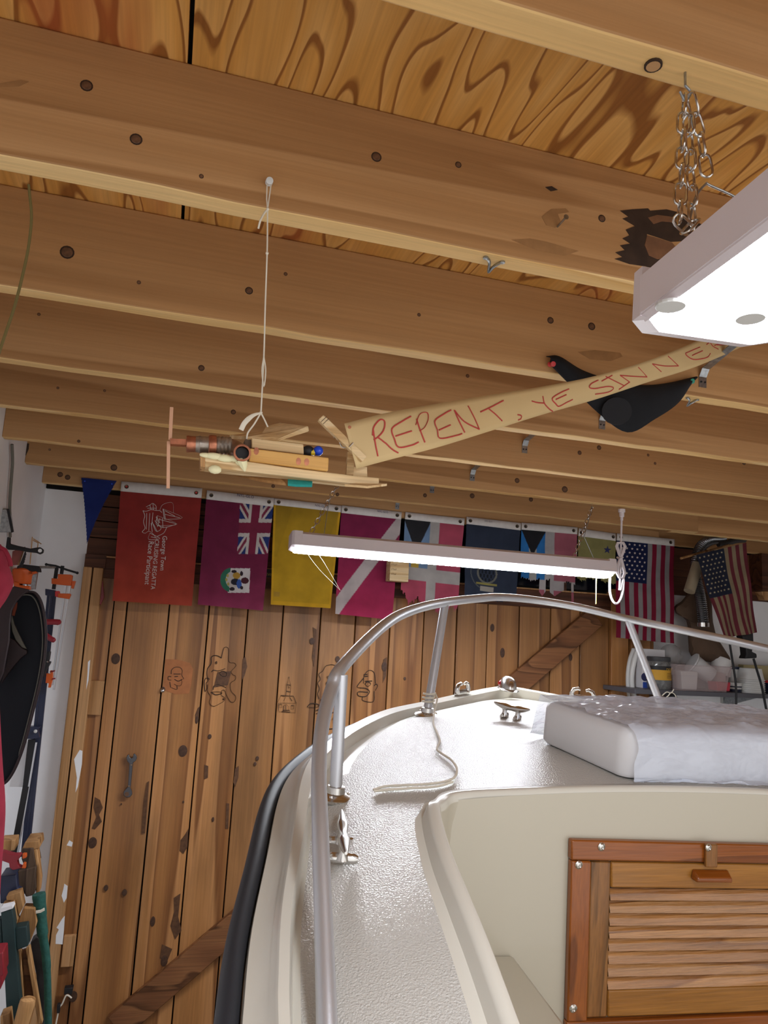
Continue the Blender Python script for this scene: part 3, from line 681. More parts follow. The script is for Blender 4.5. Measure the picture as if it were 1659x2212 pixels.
# bow light: chrome teardrop housing with red and green lenses
q = b_onz(1097, 1492, .004); bow = empty('bow_light', BW(q)); bow.parent = boat; bow.location = Vector([float(v) for v in BW(q) - WL[boat]]); WL[bow] = BW(q)
b = MB(); b.tube([BW(q + np.array([0, t * .05, .004])) for t in (-1, -.5, 0, .5, 1)], [.006, .026, .029, .026, .008], 16, flat=.22, up=BF[0]); b.build('light_base', M['steel'], bow, smooth=True)
b = MB(); rings = []
for h, r, oy in ((.004, .025, 0), (.014, .0245, .001), (.026, .0225, .002), (.036, .018, .004), (.042, .010, .006), (.0435, .002, .007)):
    for a in np.linspace(0, 2 * math.pi, 21)[:-1]: rings.append(BW(q + np.array([r * math.cos(a), 1.35 * r * math.sin(a) + oy, h])))
V = rings; b.add(V, [(i * 20 + k_, i * 20 + (k_ + 1) % 20, (i + 1) * 20 + (k_ + 1) % 20, (i + 1) * 20 + k_) for i in range(5) for k_ in range(20)]); b.build('light_housing', M['steel'], bow, smooth=True)
M['redlens'] = plain('red_lens', '#7a1418', .1); M['greenlens'] = plain('green_lens', '#0f5a34', .1)
for sg, mm in ((-1, 'redlens'), (1, 'greenlens')):
    b = MB(); b.ball(BW(q + np.array([sg * .017, .016, .018])), .0125, 12, (.8, 1.1, .9)); b.build('lens', M[mm], bow, smooth=True)
# painter: thin line tied round the stanchion
pts = [(915, 1540), (938, 1528), (925, 1520), (912, 1533), (936, 1535), (918, 1546), (930, 1552)]
loop = []
for i in range(26):
    a = i * .75; loop.append(s2 + np.array([.0145 * math.cos(a), .0145 * math.sin(a), .028 + .0011 * i]))
line = [on_deck(px, py, .004) for px, py in [(936, 1556), (943, 1580), (950, 1600), (944, 1618), (955, 1628), (975, 1642), (987, 1662), (978, 1682), (940, 1692), (880, 1696), (835, 1698), (806, 1706)]]
pt = [BW(p) for p in loop] + [BW(p) for p in cr([loop[-1] + [.004, -.01, -.012]] + line, 6)]
b = MB(); b.tube(pt, .0021, 8); rope = b.build('rope', M['string'], None, smooth=True, label='thin white line tied round a bow rail stanchion and trailing on the foredeck', cat='rope')
b = MB(); b.tube([BW(p) for p in cr([on_deck(px, py, .004) for px, py in [(978, 1689), (940, 1699), (880, 1703), (835, 1706), (808, 1709)]], 6)], .002, 8); b.build('rope_end', M['string'], rope, smooth=True)
# ---- forward hatch cover with polythene sheet
hl = on_deck(1349, 1684, .004); hf = on_deck(1160, 1598, .004)
hw = .62
fr_ = hf; nr = hl
ex = np.array([1, .06, 0.0]); 
def hp(t, s_, z):     # t: 0 near .. 1 far, s_: 0 port .. 1 starboard
    base = nr + (fr_ - nr) * t + ex * hw * s_
    lift = .012 * math.sin(math.pi * s_)
    return base + np.array([0, 0, z + lift])
hatch = empty('hatch_cover', BW(hp(.5, .5, 0)), label='white wedge shaped hatch cover lying on the foredeck', cat='hatch cover')
HN, HFAR = .088, .082
b = MB(); nu, nv = 26, 22
def rbox(u, v):       # rounded box profile: u across, v along; returns z factor
    r = .11
    ed = min(u, 1 - u, v * .7, (1 - v) * .7) / r
    ed = max(0, min(1, ed)); return math.sqrt(max(0, 1 - (1 - ed) ** 2))
P = []
loops = 9
for k_ in range(loops + 6):
    ins = 0 if k_ == 0 else (0 if k_ < 3 else (k_ - 2) / (loops + 3) * .035) 
# body: bottom loop, mid loop, shoulder loops and top
def ring(ins, zf, rc=.026, n=8):
    pts = []; W_ = hw; Lh = np.linalg.norm((fr_ - nr)[:2]); cu = rc
    for (cx_, cy_, a0) in ((W_ - cu, cu, -90), (W_ - cu, Lh - cu, 0), (cu, Lh - cu, 90), (cu, cu, 180)):
        for i in range(n + 1):
            a = math.radians(a0 + 90 * i / n); r_ = cu - ins
            X_ = cx_ + max(.001, r_) * math.cos(a); Y_ = cy_ + max(.001, r_) * math.sin(a); t = Y_ / Lh; s_ = X_ / W_
            pts.append(BW(hp(t, s_, zf * (HN + (HFAR - HN) * t))))
    return pts
rs = [ring(.006, 0), ring(0, .08), ring(0, .80), ring(.002, .89), ring(.007, .96), ring(.014, .99), ring(.0255, 1.0)]
n_ = len(rs[0]); V = [p for r_ in rs for p in r_]
b.add(V, [(i * n_ + k_, i * n_ + (k_ + 1) % n_, (i + 1) * n_ + (k_ + 1) % n_, (i + 1) * n_ + k_) for i in range(len(rs) - 1) for k_ in range(n_)] + [tuple((len(rs) - 1) * n_ + k_ for k_ in range(n_))])
M['hatchwhite'] = plain('white_moulding', '#d9d8da', .45)
b.build('cover_moulding', M['hatchwhite'], hatch, smooth=True, angle=50)
# polythene film draped over the cover
def film():
    m, nt, bs = newmat('polythene_film'); N = nt.nodes; L = nt.links
    out = N['Material Output']; tr = N.new('ShaderNodeBsdfTransparent'); gl = N.new('ShaderNodeBsdfGlossy'); df = N.new('ShaderNodeBsdfDiffuse')
    gl.inputs['Roughness'].default_value = .1; gl.inputs['Color'].default_value = (.95, .96, 1, 1); df.inputs['Color'].default_value = (.78, .85, 1.0, 1)
    tc = N.new('ShaderNodeTexCoord'); mp = N.new('ShaderNodeMapping'); mp.inputs['Scale'].default_value = (14, 34, 30); L.new(tc.outputs['Object'], mp.inputs[0])
    nz = N.new('ShaderNodeTexNoise'); nz.inputs['Scale'].default_value = 1; nz.inputs['Detail'].default_value = 4; nz.inputs['Distortion'].default_value = 1.2; L.new(mp.outputs[0], nz.inputs['Vector'])
    bp = N.new('ShaderNodeBump'); bp.inputs['Strength'].default_value = .9; bp.inputs['Distance'].default_value = .012; L.new(nz.outputs['Fac'], bp.inputs['Height'])
    L.new(bp.outputs[0], gl.inputs['Normal'])
    fz = N.new('ShaderNodeFresnel'); fz.inputs['IOR'].default_value = 1.28; L.new(bp.outputs[0], fz.inputs['Normal'])
    m1 = N.new('ShaderNodeMixShader'); m1.inputs[0].default_value = .45; L.new(tr.outputs[0], m1.inputs[1]); L.new(df.outputs[0], m1.inputs[2])
    m2 = N.new('ShaderNodeMixShader'); fm = N.new('ShaderNodeMath'); fm.operation = 'MULTIPLY_ADD'; fm.inputs[1].default_value = .3; fm.inputs[2].default_value = .05; L.new(fz.outputs[0], fm.inputs[0]); L.new(fm.outputs[0], m2.inputs[0]); L.new(m1.outputs[0], m2.inputs[1]); L.new(gl.outputs[0], m2.inputs[2]); L.new(m2.outputs[0], out.inputs[0]); return m
M['film'] = film()
Lh = np.linalg.norm((fr_ - nr)[:2]); nu, nv = 70, 60; P = []
rng = np.random.RandomState(3); ph = rng.rand(8) * 6
def fz_(s_, t):
    wob = .0022 * math.sin(23 * s_ + 9 * t + ph[0]) + .0018 * math.sin(31 * t - 12 * s_ + ph[1]) + .0014 * math.sin(57 * s_ + 21 * t + ph[2]) + .0012 * math.sin(70 * t + 33 * s_ + ph[3])
    return wob
def film_pt(t, s_):
    w = fz_(s_, t); tn = -.055
    if t >= tn:                                   # over the top and down the far end
        q = hp(min(1.16, t), s_, 0); tt = min(1, max(0, t)); z = hp(tt, min(1, max(0, s_)), 0)[2] + HN + (HFAR - HN) * tt + .004 + abs(w) * 1.3
        rnd = max(0, (.05 - t) / .105); z -= .016 * rnd ** 2
        e = 0.0
        if t > 1.03: e = min(1, (t - 1.03) / .1)
        if s_ > 1.02: e = max(e, min(1, (s_ - 1.02) / .08))
        e = e * e * (3 - 2 * e); dk = zdeck(q[0], max(q[1], YBK)) + .004 + abs(w)
        return (q[0] + .5 * w, q[1], z * (1 - e) + dk * e)
    k = (tn - t) / .18                            # hanging front, then lying on the deck edge
    qa = hp(tn - .012 - abs(w) * 2.5, s_, 0); ztop = hp(0, min(1, max(0, s_)), 0)[2] + HN - .012; dk = zdeck(qa[0], max(qa[1], YBK)) + .004 + abs(w)
    if k <= 1: return (qa[0] + w, qa[1], ztop + (dk - ztop) * k)
    q = hp(tn - .012 - .10 * (k - 1), s_, 0); y = max(q[1], YBK + .006); return (q[0] + w, y, zdeck(q[0], y) + .003 + abs(w) * 1.2)
for j in range(nv):
    t = -.36 + 1.52 * j / (nv - 1)
    for i in range(nu):
        P.append(BW(film_pt(t, .006 + 1.15 * i / (nu - 1))))
b = MB(); b.grid(P, nu, nv); b.build('polythene_sheet', M['film'], None, smooth=True, label='crinkled clear polythene sheet draped over the hatch cover', cat='plastic sheet')
# ================================================================== TUBE LIGHTS
def link_mesh(L, W, r):
    b = MB(); pts = []
    hl_ = L / 2 - W / 2
    for i in range(6): a = math.pi * i / 5; pts.append((W / 2 * math.cos(a), 0, hl_ + W / 2 * math.sin(a)))
    for i in range(6): a = math.pi + math.pi * i / 5; pts.append((W / 2 * math.cos(a), 0, -hl_ + W / 2 * math.sin(a)))
    b.tube(pts, r, 7, closed=True); return b
def chain(name, pts, L, W, r, label, group=None):
    """chain through the points; links alternate by a quarter turn"""
    P = [np.array(p, float) for p in pts]; root = empty(name, P[0], label, 'chain', group)
    src = None; k = 0; step = L - 2.6 * r
    for a, c in zip(P[:-1], P[1:]):
        d = c - a; D = np.linalg.norm(d); n = max(1, round(D / step)); d /= D
        for i in range(n):
            pos = a + d * (i + .5) * D / n
            qt = Vector(d.tolist()).to_track_quat('Z', 'Y'); rot = (qt.to_matrix().to_4x4() @ Matrix.Rotation(math.radians(90 * (k % 2) + 20), 4, 'Z')).to_euler()
            if src is None:
                src = link_mesh(L, W, r).build('chain_link', M['steel'], root, smooth=True, org=(0, 0, 0)); place(src, pos, root); src.rotation_euler = rot
            else: inst('chain_link', src, pos, root, rot)
            k += 1
    return root
def shop_light(name, label, org, ax, length, width, mat_lit, h=.05, chamfer=.02, tilt=0.0, lens=.0045):
    """org: centre of the far end's lower face, ax: unit direction of the long axis (towards the other end)"""
    org = np.array(org, float); ax = np.array(ax, float); s = np.cross([0, 0, 1.0], ax); UP = np.array([0, 0, 1.0]); s, UP = s * math.cos(tilt) - UP * math.sin(tilt), UP * math.cos(tilt) + s * math.sin(tilt)
    root = empty(name, org + ax * length / 2 + UP * h, label, 'ceiling light', 'shop lights over the boat')
    def pl_(t, w): return org + ax * t + s * w
    W = width / 2; c = chamfer
    # sheet metal body between the end caps
    b = MB(); cs = [(-W, .004), (-W, h * .8), (-W * .7, h), (W * .7, h), (W, h * .8), (W, .004)]
    P = [pl_(t, w) + UP * (z) for t in (.035, length - .035) for w, z in cs]
    n = len(cs); b.add(P, [(i, i + 1, n + i + 1, n + i) for i in range(n - 1)]); b.build('housing', M['whiteplastic'], root, solid=.0015)
    # end caps with chamfered corners
    for t0, sg in ((0, 1), (length, -1)):
        b = MB(); base = [(0.036 * sg, -W - .001), (c * sg, -W - .001), (0, -W + c), (0, W - c), (c * sg, W + .001), (.036 * sg, W + .001)]
        lo = [pl_(t0 + t, w) + UP * (.002) for t, w in base]; hi = [pl_(t0 + t, w * .97) + UP * (h + .0005) for t, w in base]
        k1 = .020 if width > .1 else .012; rs_ = .0045 if width > .1 else .013; ins = [(.046 * sg, -W + rs_), ((c + k1) * sg, -W + rs_), (k1 * sg, -W + c + .006), (k1 * sg, W - c - .006), ((c + k1) * sg, W - rs_), (.046 * sg, W - rs_)]
        inn = [pl_(t0 + t, w) + UP * (-.004) for t, w in ins]
        m = len(base); V = lo + hi + inn
        b.add(V, [(i, i + 1, m + i + 1, m + i) for i in range(m - 1)] + [tuple(range(m, 2 * m))] + [(i + 1, i, 2 * m + i, 2 * m + i + 1) for i in range(m - 1)] + [(0, m, 2 * m - 1, m - 1)])
        b.build('end_cap', M['whiteplastic'], root)
    # rim strips along both sides
    for w in (-W, W):
        b = MB(); b.box((0, 0, 0), (0, 0, 0)); b = MB(); w2 = w * (1 - (.004 if width > .1 else .012) / W)
        b.hexa([pl_(.036, w) + UP * (.002), pl_(length - .036, w) + UP * (.002), pl_(length - .036, w2) + UP * (-.004), pl_(.036, w2) + UP * (-.004)] + [pl_(.036, w) + UP * (.006), pl_(length - .036, w) + UP * (.006), pl_(length - .036, w2) + UP * (.003), pl_(.036, w2) + UP * (.003)]); b.build('rim', M['whiteplastic'], root)
    # lit diffuser: shallow tray with chamfered ends
    k0 = .020 if width > .1 else .012; wi = W - (.004 if width > .1 else .0125); c2 = chamfer * .9
    out = [(k0 + c2, -wi), (k0, -wi + c2), (k0, wi - c2), (k0 + c2, wi), (length - k0 - c2, wi), (length - k0, wi - c2), (length - k0, -wi + c2), (length - k0 - c2, -wi)]
    b = MB(); lo = [pl_(t, w) + UP * (.0) for t, w in out]; bot = [pl_(t + (.003 if t < length / 2 else -.003), w * .96) - UP * lens for t, w in out]; n = len(out)
    b.add(lo + bot, [(i, (i + 1) % n, n + (i + 1) % n, n + i) for i in range(n)] + [tuple(range(n, 2 * n))]); b.build('diffuser', mat_lit, root)
    return root, pl_
zn = 2.25
A = atZ(1374, 721.5, zn); Bq = atZ(1625.5, 750, zn); cen = (A + Bq) / 2; 
ang = math.radians(-94.5); axn = np.array([math.cos(ang), math.sin(ang), 0])
wn = .152
near, pn = shop_light('shop_light', 'wide white tube light at the top right, close overhead', cen + [0, .004, 0], axn, 1.22, wn, M['lamp_near'], h=.05, chamfer=.022)
for cpx in ((1449, 664), (1621, 690)):
    pc = atZ(cpx[0], cpx[1], zn - .0075); b = MB(); b.lathe(pc, (0, 0, 1), [(.012, 0), (.013, .001), (.013, .003)], 18); b.build('lamp_clip', M['pale'], near)
hook = atZ(1480, 157, JH); hy = hook[1]
b = MB(); b.tube([hook + [0, 0, .02], hook + [0, 0, -.012]] + cr([hook + [0, 0, -.014], hook + [.006, 0, -.02], hook + [.0, 0, -.03], hook + [-.006, 0, -.022]], 4), .0013, 8); b.build('hook', M['zinc'], None, smooth=True, label='small steel cup hook screwed into the nearest joist', cat='hook')
c0 = hook + [0, 0, -.026]; low = atY(1480, 480, hy); vt = atY(1528, 380, hy)
chain('hanging_chain', [c0 + [-.001, 0, 0], low + [-.006, 0, 0], low + [.003, 0, -.006], low + [.008, 0, .0], c0 + [.003, 0, -.02]], .0235, .0112, .0013, 'slack doubled steel chain hanging from the nearest joist')
chain('light_chain', [c0 + [.003, -.004, 0], atY(1512, 290, hy), vt], .0235, .0112, .0013, 'steel chain carrying the near tube light')
b = MB(); P = [atY(1483, 480, hy), atY(1505, 420, hy), vt + [0, 0, -.008], pn(.12, .03) + [0, 0, .05]]; e1 = atY(1608, 440, hy)
b.tube(cr([low + [.004, 0, .0], atY(1503, 425, hy), vt + [-.002, 0, -.009], vt + [.002, 0, -.009], e1, e1 + [.012, 0, -.03]], 5), .0012, 8); b.build('wire_hanger', M['zinc'], None, smooth=True, label='bent wire hanger joining the chain to the near tube light', cat='wire')
# far light, parallel to the joists
YF = 2.575
Lp = atY(626, 1186, YF); Rp = atY(1324, 1240, YF); zf = (Lp[2] + Rp[2]) / 2 
far, pf = shop_light('shop_light', 'slim white tube light hanging in front of the flags', (Lp[0], YF, zf), (1, 0, 0), Rp[0] - Lp[0], .085, M['lamp_far'], h=.052, chamfer=.008, tilt=math.radians(10), lens=.009)
lenF = Rp[0] - Lp[0]
for nm, px, lab in (('L', (712, 1048), 'steel chain on the left end of the far tube light'), ('R', (1249, 1096), 'steel chain on the right end of the far tube light')):
    top = atZ(px[0], px[1], JH); top[1] = YF + .015; top[2] = JH - .012
    ends = [atY(*q, YF) for q in (((672, 1150), (700, 1155)) if nm == 'L' else ((1240, 1205), (1262, 1160)))]
    chain('light_chain', [top, ends[0] + [0, 0, .0]], .024, .013, .0017, lab + ', running down to the housing')
    b = MB(); ta = top + (ends[1] - top) * .45; b.tube([top + (ends[0] - top) * .4, ends[1]] if nm == 'L' else [top, ends[1], atY(1285, 1212, YF)], .0012, 6); b.build('wire_hanger', M['zinc'], None, label=lab.replace('steel chain', 'thin wire hanger'), cat='wire')
    b = MB(); b.tube([top + [0, 0, .014], top, top + [.005, 0, -.006], top + [0, 0, -.012]], .0015, 7); b.build('hook', M['steel'], None, label=lab.replace('steel chain on', 'small hook above'), cat='hook')
# power cord of the far light and pull cord
cp = atY(1343, 1100, YF + .02)
cord = empty('electric_flex', cp, 'white power cord with a bundled loop beside the far tube light', 'cable')
b = MB(); b.lathe(cp, (0, 0, -1), [(.014, 0), (.014, .012), (.010, .014), (.010, .03), (.006, .032), (.006, .045)], 14); b.build('plug', M['whiteplastic'], cord, smooth=True)
def yp(px, py, dy=0): return atY(px, py, YF + .02 + dy)
b = MB()
b.tube([yp(*q) for q in [(1343, 1115), (1342, 1150), (1341, 1190), (1340, 1240), (1338, 1275)]], .0042, 8)
for dx, dy, sc in ((0, 0, 1), (3, .006, .93), (-3, -.006, .9), (2, -.004, .8)):
    lp = [(1338, 1198), (1331, 1180), (1334, 1172), (1346, 1172), (1351, 1180), (1344, 1198), (1340, 1205), (1334, 1222), (1332, 1238), (1338, 1248), (1346, 1248), (1350, 1238), (1346, 1222), (1341, 1205)]
    b.tube([yp(1341 + (px - 1341) * sc + dx * .5, py, dy) for px, py in [tuple(q) for q in lp]], .0036, 8, closed=True)
b.tube(cr([yp(1340, 1275), yp(1347, 1250), yp(1345, 1280), yp(1337, 1300), yp(1328, 1303), yp(1320, 1290), yp(1317, 1270), yp(1318, 1245)], 5), .0045, 8)
b.build('cable', M['whiteplastic'], cord, smooth=True)
b = MB(); b.tube([yp(1333, 1204), yp(1338, 1206, -.012), yp(1345, 1204)], .004, 8); b.build('cable_tie', M['whiteplastic'], cord, smooth=True)
M['pull'] = plain('yellow_cord', '#d9cf6a', .7)
b = MB(); p = atY(1288, 1240, YF); b.tube([p, p - [0, 0, .115]], .0018, 7); b.build('pull_cord', M['pull'], None, smooth=True, label='thin yellow pull cord under the far tube light', cat='cord')
b = MB(); ends = cr([atY(655, 1184, YF + .03), atY(690, 1230, YF + .1), atY(735, 1275, YF + .2)], 4); b.tube(ends, .0003, 5); b.tube([atY(680, 1186, YF + .03), atY(700, 1215, YF + .05), atY(735, 1275, YF + .2)], .0003, 5)
b.build('string', M['string'], None, label='thin slack thread hanging below the left end of the far tube light', cat='string')
# olive cord hanging in front of the joists, left
oc = [atZ(55, 376, JH - .001)]; oc[0][1] = 1.0
M['olive'] = plain('olive_cord', '#6e6236', .8)
b = MB(); b.tube(cr([oc[0], atY(64, 420, 1.0), atY(68, 470, 1.0), atY(62, 530, 1.0), atY(50, 590, 1.0), atY(32, 660, 1.0), atY(12, 720, 1.0), atY(-8, 780, 1.0)], 5), .0018, 8); b.build('cord', M['olive'], None, smooth=True, label='olive cord dangling from the joist at the upper left', cat='cord')
# ================================================================== TOY AEROPLANE ON A STRING, BANNER
YP = .95
def zp(x, y, Y=YP): return atY(330 + x * .33153, 860 + y * .33153, Y)       # from the enlarged crop of the aeroplane
plane = empty('toy_aeroplane', zp(700, 420), 'home-made toy aeroplane of scrap wood and copper pipe hanging on a string', 'toy aeroplane')
def slab(name, poly, Y, th, mat, parent, f=zp, bevel=0, label=None, cat=None, group=None, kind=None):
    b = MB(); b.prism([f(x, y, Y) for x, y in poly], (0, th, 0)); return b.build(name, mat, parent, bevel=bevel, label=label, cat=cat, group=group, kind=kind)
M['copper'] = plain('weathered_copper', '#b9785c', .35, metal=.8, noise=.35, nscale=90)
M['pipe'] = plain('oxidised_pipe', '#a89c90', .35, metal=.8, noise=.45, nscale=120)
M['bronze'] = plain('brown_copper_elbow', '#94735c', .35, metal=.6, noise=.3, nscale=60)
M['foam'] = plain('yellow_glue', '#e6dfb4', .6)
M['propwood'] = plain('pink_stick', '#c99a7c', .6)
M['teal'] = plain('teal_paint', '#2a9c98', .6, noise=.12, nscale=200)
M['bluepl'] = plain('blue_plastic', '#1f48c8', .2); M['yellowpl'] = plain('yellow_plastic', '#d8b92c', .3)
# propeller
b = MB(); b.bar(zp(123, 60), zp(113, 275), .0042, .002, up=(0, 1, 0)); b.bar(zp(103, 282), zp(100, 588), .0040, .002, up=(0, 1, 0)); b.build('propeller', M['propwood'], plane)
slab('propeller_shaft', [(112, 262), (220, 268), (218, 305), (115, 298)], YP - .006, .012, M['copper'], plane)
# engine: pipe fittings on an axis
e0 = zp(222, 298); e1 = zp(500, 310); axv = e1 - e0; Le = np.linalg.norm(axv)
R1 = 52 * .33153 * .97 / FPX
def along(prof, name, mat):
    b = MB(); b.lathe(e0, axv, [(r * R1, h * Le) for r, h in prof], 24); b.build(name, mat, plane, smooth=True, angle=30)
along([(.6, -.01), (1.0, -.01), (1.04, .02), (1.0, .08), (.98, .14), (.99, .2)], 'pipe_collar', M['copper'])
along([(.97, .2), (1.0, .24), (1.08, .3), (1.0, .34), (1.0, .5), (1.06, .53)], 'pipe_body', M['pipe'])
along([(1.1, .5), (1.2, .52), (1.24, .6), (1.2, .68)], 'pipe_nut', M['copper'])
along([(1.0, .68)] + [(1.16 if k % 2 else 1.02, .7 + .045 * k) for k in range(8)] + [(.9, 1.05)], 'pipe_thread', M['pipe'])
# elbow ending in an open mouth towards the viewer
pe = [zp(500, 315, YP + .002), zp(530, 325, YP), zp(560, 340, YP - .006), zp(578, 353, YP - .016), zp(583, 357, YP - .024)]
b = MB(); b.tube(cr(pe, 5), .0104, 18, caps=False); b.tube([pe[-1] + [0, .004, 0], pe[-1] + [0, -.001, 0]], 0.0108, 18, caps=False); b.build('pipe_elbow', M['bronze'], plane, smooth=True, label='brown copper elbow with an open end')
b = MB(); b.lathe(pe[-1] + [0, -.0012, 0], (0, 1, 0), [(.0086, .004), (.0084, 0), (.0108, 0), (.0108, .004)], 20, cap=False); b.build('pipe_rim', M['copper'], plane, smooth=True)
b = MB(); b.lathe(pe[-1] + [0, .008, 0], (0, -1, 0), [(.0084, 0), (.0084, .001)], 18); b.build('pipe_bore', M['black'], plane)
# fuselage boards
slab('keel_board', [(340, 372), (560, 402), (860, 448), (1280, 500), (1475, 520), (1475, 558), (1290, 553), (900, 510), (340, 450)], YP - .012, .03, M['balsa'], plane, bevel=.001)
slab('keel_board', [(310, 372), (342, 372), (342, 450), (312, 446)], YP - .011, .028, M['scrap'], plane)
slab('body_block', [(630, 325), (1148, 388), (1143, 475), (628, 408)], YP - .017, .024, M['balsa_y'], plane, bevel=.0015)
for cx_, cy_ in ((950, 412), (1003, 416), (675, 345)):
    b = MB(); q = zp(cx_, cy_, YP - .0172); b.lathe(q, (0, 1, 0), [(.0033, 0), (.0033, .0006)], 10); b.v = [(x, y, (z - q[2]) * 1.5 + q[2]) for x, y, z in b.v]; b.build('rust_mark', M['copper'], plane)
slab('body_block', [(645, 258), (982, 300), (985, 365), (645, 323)], YP - .006, .028, M['balsa'], plane, bevel=.001)
slab('body_block', [(600, 270), (645, 262), (645, 325), (600, 318)], YP + .0, .02, M['scrap_dark'], plane)
# wings: upper plank runs away from the viewer, lower plank seen from beneath
b = MB(); w0 = [zp(620, 268, YP), zp(1012, 205, YP - .005), zp(830, 172, YP + .05), zp(500, 242, YP + .075)]; th = np.array([0, 0, .0055])
b.hexa([w0[0], zp(822, 270, YP - .012), zp(1010, 212, YP - .004), zp(500, 262, YP + .07)] + [zp(625, 258, YP), zp(830, 262, YP - .010), zp(1008, 190, YP - .004), zp(505, 245, YP + .07)]); b.add([zp(830, 168, YP + .03), zp(1008, 190, YP - .004), zp(1010, 212, YP - .004), zp(822, 270, YP - .012), zp(700, 262, YP), zp(740, 190, YP + .03)], [(0, 1, 2, 3, 4, 5)])
b.build('upper_wing', M['balsa'], plane, solid=.003)
b = MB(); low = [(520, 485), (620, 487), (880, 508), (880, 572), (700, 545), (520, 502)]
b.prism([zp(x, y, YP - .004 + .03 * (580 - y) / 95) for x, y in low], (0, .002, .0035)); b.build('lower_wing', M['scrap'], plane)
b = MB(); b.prism([zp(x, y, YP - .005 + .03 * (580 - y) / 95) for x, y in [(880, 507), (1042, 524), (1038, 580), (930, 578), (880, 572)]], (0, .002, .0035)); b.build('wing_tip', M['teal'], plane, label='teal painted wing tip')
# glue
b = MB()
for x, y, r, sx in ((400, 378, .0055, 2.2), (470, 392, .006, 2.0), (345, 372, .004, 2), (405, 465, .007, 1.2), (575, 415, .007, 1.1), (590, 445, .0045, .9), (530, 395, .005, 1.8)): b.ball(zp(x, y, YP - .014), r, 10, (sx, .7, .8))
b.tube([zp(578, 400, YP - .018), zp(592, 440, YP - .016), zp(600, 478, YP - .014)], [.007, .005, .001], 8)
b.build('glue', M['foam'], plane, smooth=True)
# pilot
b = MB(); b.ball(zp(1012, 345, YP), .0075, 12, (1.1, 1, 1)); b.build('pilot_body', M['black'], plane, smooth=True)
b = MB(); b.tube([zp(1030, 352, YP - .002), zp(1055, 355, YP - .002)], .0042, 12); b.build('pilot_collar', M['yellowpl'], plane, smooth=True)
b = MB(); b.ball(zp(1078, 344, YP - .003), .0066, 16); b.build('pilot_head', M['bluepl'], plane, smooth=True)
# tail
slab('tail_fin', [(1270, 350), (1300, 350), (1312, 420), (1308, 500), (1262, 498)], YP + .0, .006, M['balsa'], plane)
slab('tail_fin', [(1308, 448), (1396, 448), (1398, 512), (1300, 505)], YP + .004, .006, M['balsa'], plane)
b = MB(); b.prism([zp(1250, 575, YP - .03), zp(1400, 588, YP - .04), zp(1525, 572, YP - .01), zp(1400, 560, YP + .01)], (0, 0, .003)); b.build('tailplane', M['balsa'], plane)
# clothespin
pin = empty('clothespin', zp(1235, 265, YP - .03), 'wooden clothespin clipping the paper banner to the toy aeroplane tail', 'clothespin')
slab('prong', [(1112, 108), (1148, 140), (1396, 380), (1366, 412), (1130, 190), (1080, 140)], YP - .034, .009, M['balsa'], pin, bevel=.0008)
b = MB(); b.hexa([zp(x, y, Y) for x, y, Y in [(1085, 135, YP - .018), (1120, 165, YP - .018), (1290, 330, YP - .022), (1255, 335, YP - .022), (1080, 125, YP - .010), (1115, 150, YP - .010), (1290, 322, YP - .016), (1250, 325, YP - .016)]]); b.build('prong', M['balsa'], pin)
b = MB(); b.tube([zp(1306, 290, YP - .036), zp(1280, 318, YP - .036)], .0008, 6); b.tube(cr([zp(1180, 255, YP - .03), zp(1210, 275, YP - .024), zp(1235, 320, YP - .024), zp(1275, 320, YP - .03)], 4), .0008, 6); b.build('spring', M['steel'], pin, smooth=True)
for x, y in ((1118, 150), (1132, 163)):
    b = MB(); b.bar(zp(x - 22, y + 6, YP - .0342), zp(x + 16, y - 30, YP - .0342), .0006, .0006); b.build('groove', M['scrap_dark'], pin)
# string and push pin
pp = atY(580, 396, JA - .001)
sp = empty('push_pin', pp, 'white push pin stuck in the joist above the toy aeroplane', 'push pin')
b = MB(); b.lathe(pp + [0, 0, 0], (0, -1, -.35), [(.0012, 0), (.0045, .003), (.005, .005), (.003, .007), (.0028, .012), (.0048, .0145), (.0048, .0165), (.001, .0172)], 14); b.build('pin_head', M['pale'], sp, smooth=True)
st = empty('string', zp(705, 95), 'white cotton string from the push pin to the toy aeroplane', 'string')
b = MB(); k1 = atY(578, 452, JA - .02); k2 = zp(705, 95)
b.tube([pp + [-.003, -.010, 0], atY(576, 430, JA - .016), k1], .0009, 6); b.tube([pp + [.003, -.010, 0], atY(581, 430, JA - .016), k1], .0009, 6)
b.tube(cr([k1, atY(577, 545, JA - .02), atY(573, 660, JA - .01), atY(570, 770, JA), k2], 5), .0011, 6)
b.tube(cr([atY(570, 770, JA), atY(574, 800, JA), atY(570, 835, JA), atY(566, 800, JA), atY(570, 770, JA)], 4), .0009, 6)
for q in (k1, atY(577, 547, JA - .02), k2): b.ball(q, .0022, 8)
b.tube(cr([k1, atY(570, 462, JA - .022), atY(562, 478, JA - .024), atY(558, 494, JA - .02)], 4), .0013, 6)
b.tube(cr([k2, zp(660, 170), zp(620, 225), zp(612, 266)], 4), .0011, 6); b.tube([k2, zp(728, 140), zp(750, 188)], .0011, 6)
b.build('twine', M['string'], st, smooth=True)
b = MB(); fr2 = cr([k2, zp(650, 115, YP - .004), zp(600, 160, YP - .006), zp(575, 208, YP - .004)], 4)
b.tube(fr2, [.001 + .0022 * min(1, i / 6) for i in range(len(fr2))], 8, flat=.3); b.build('frayed_end', M['string'], st, smooth=True)
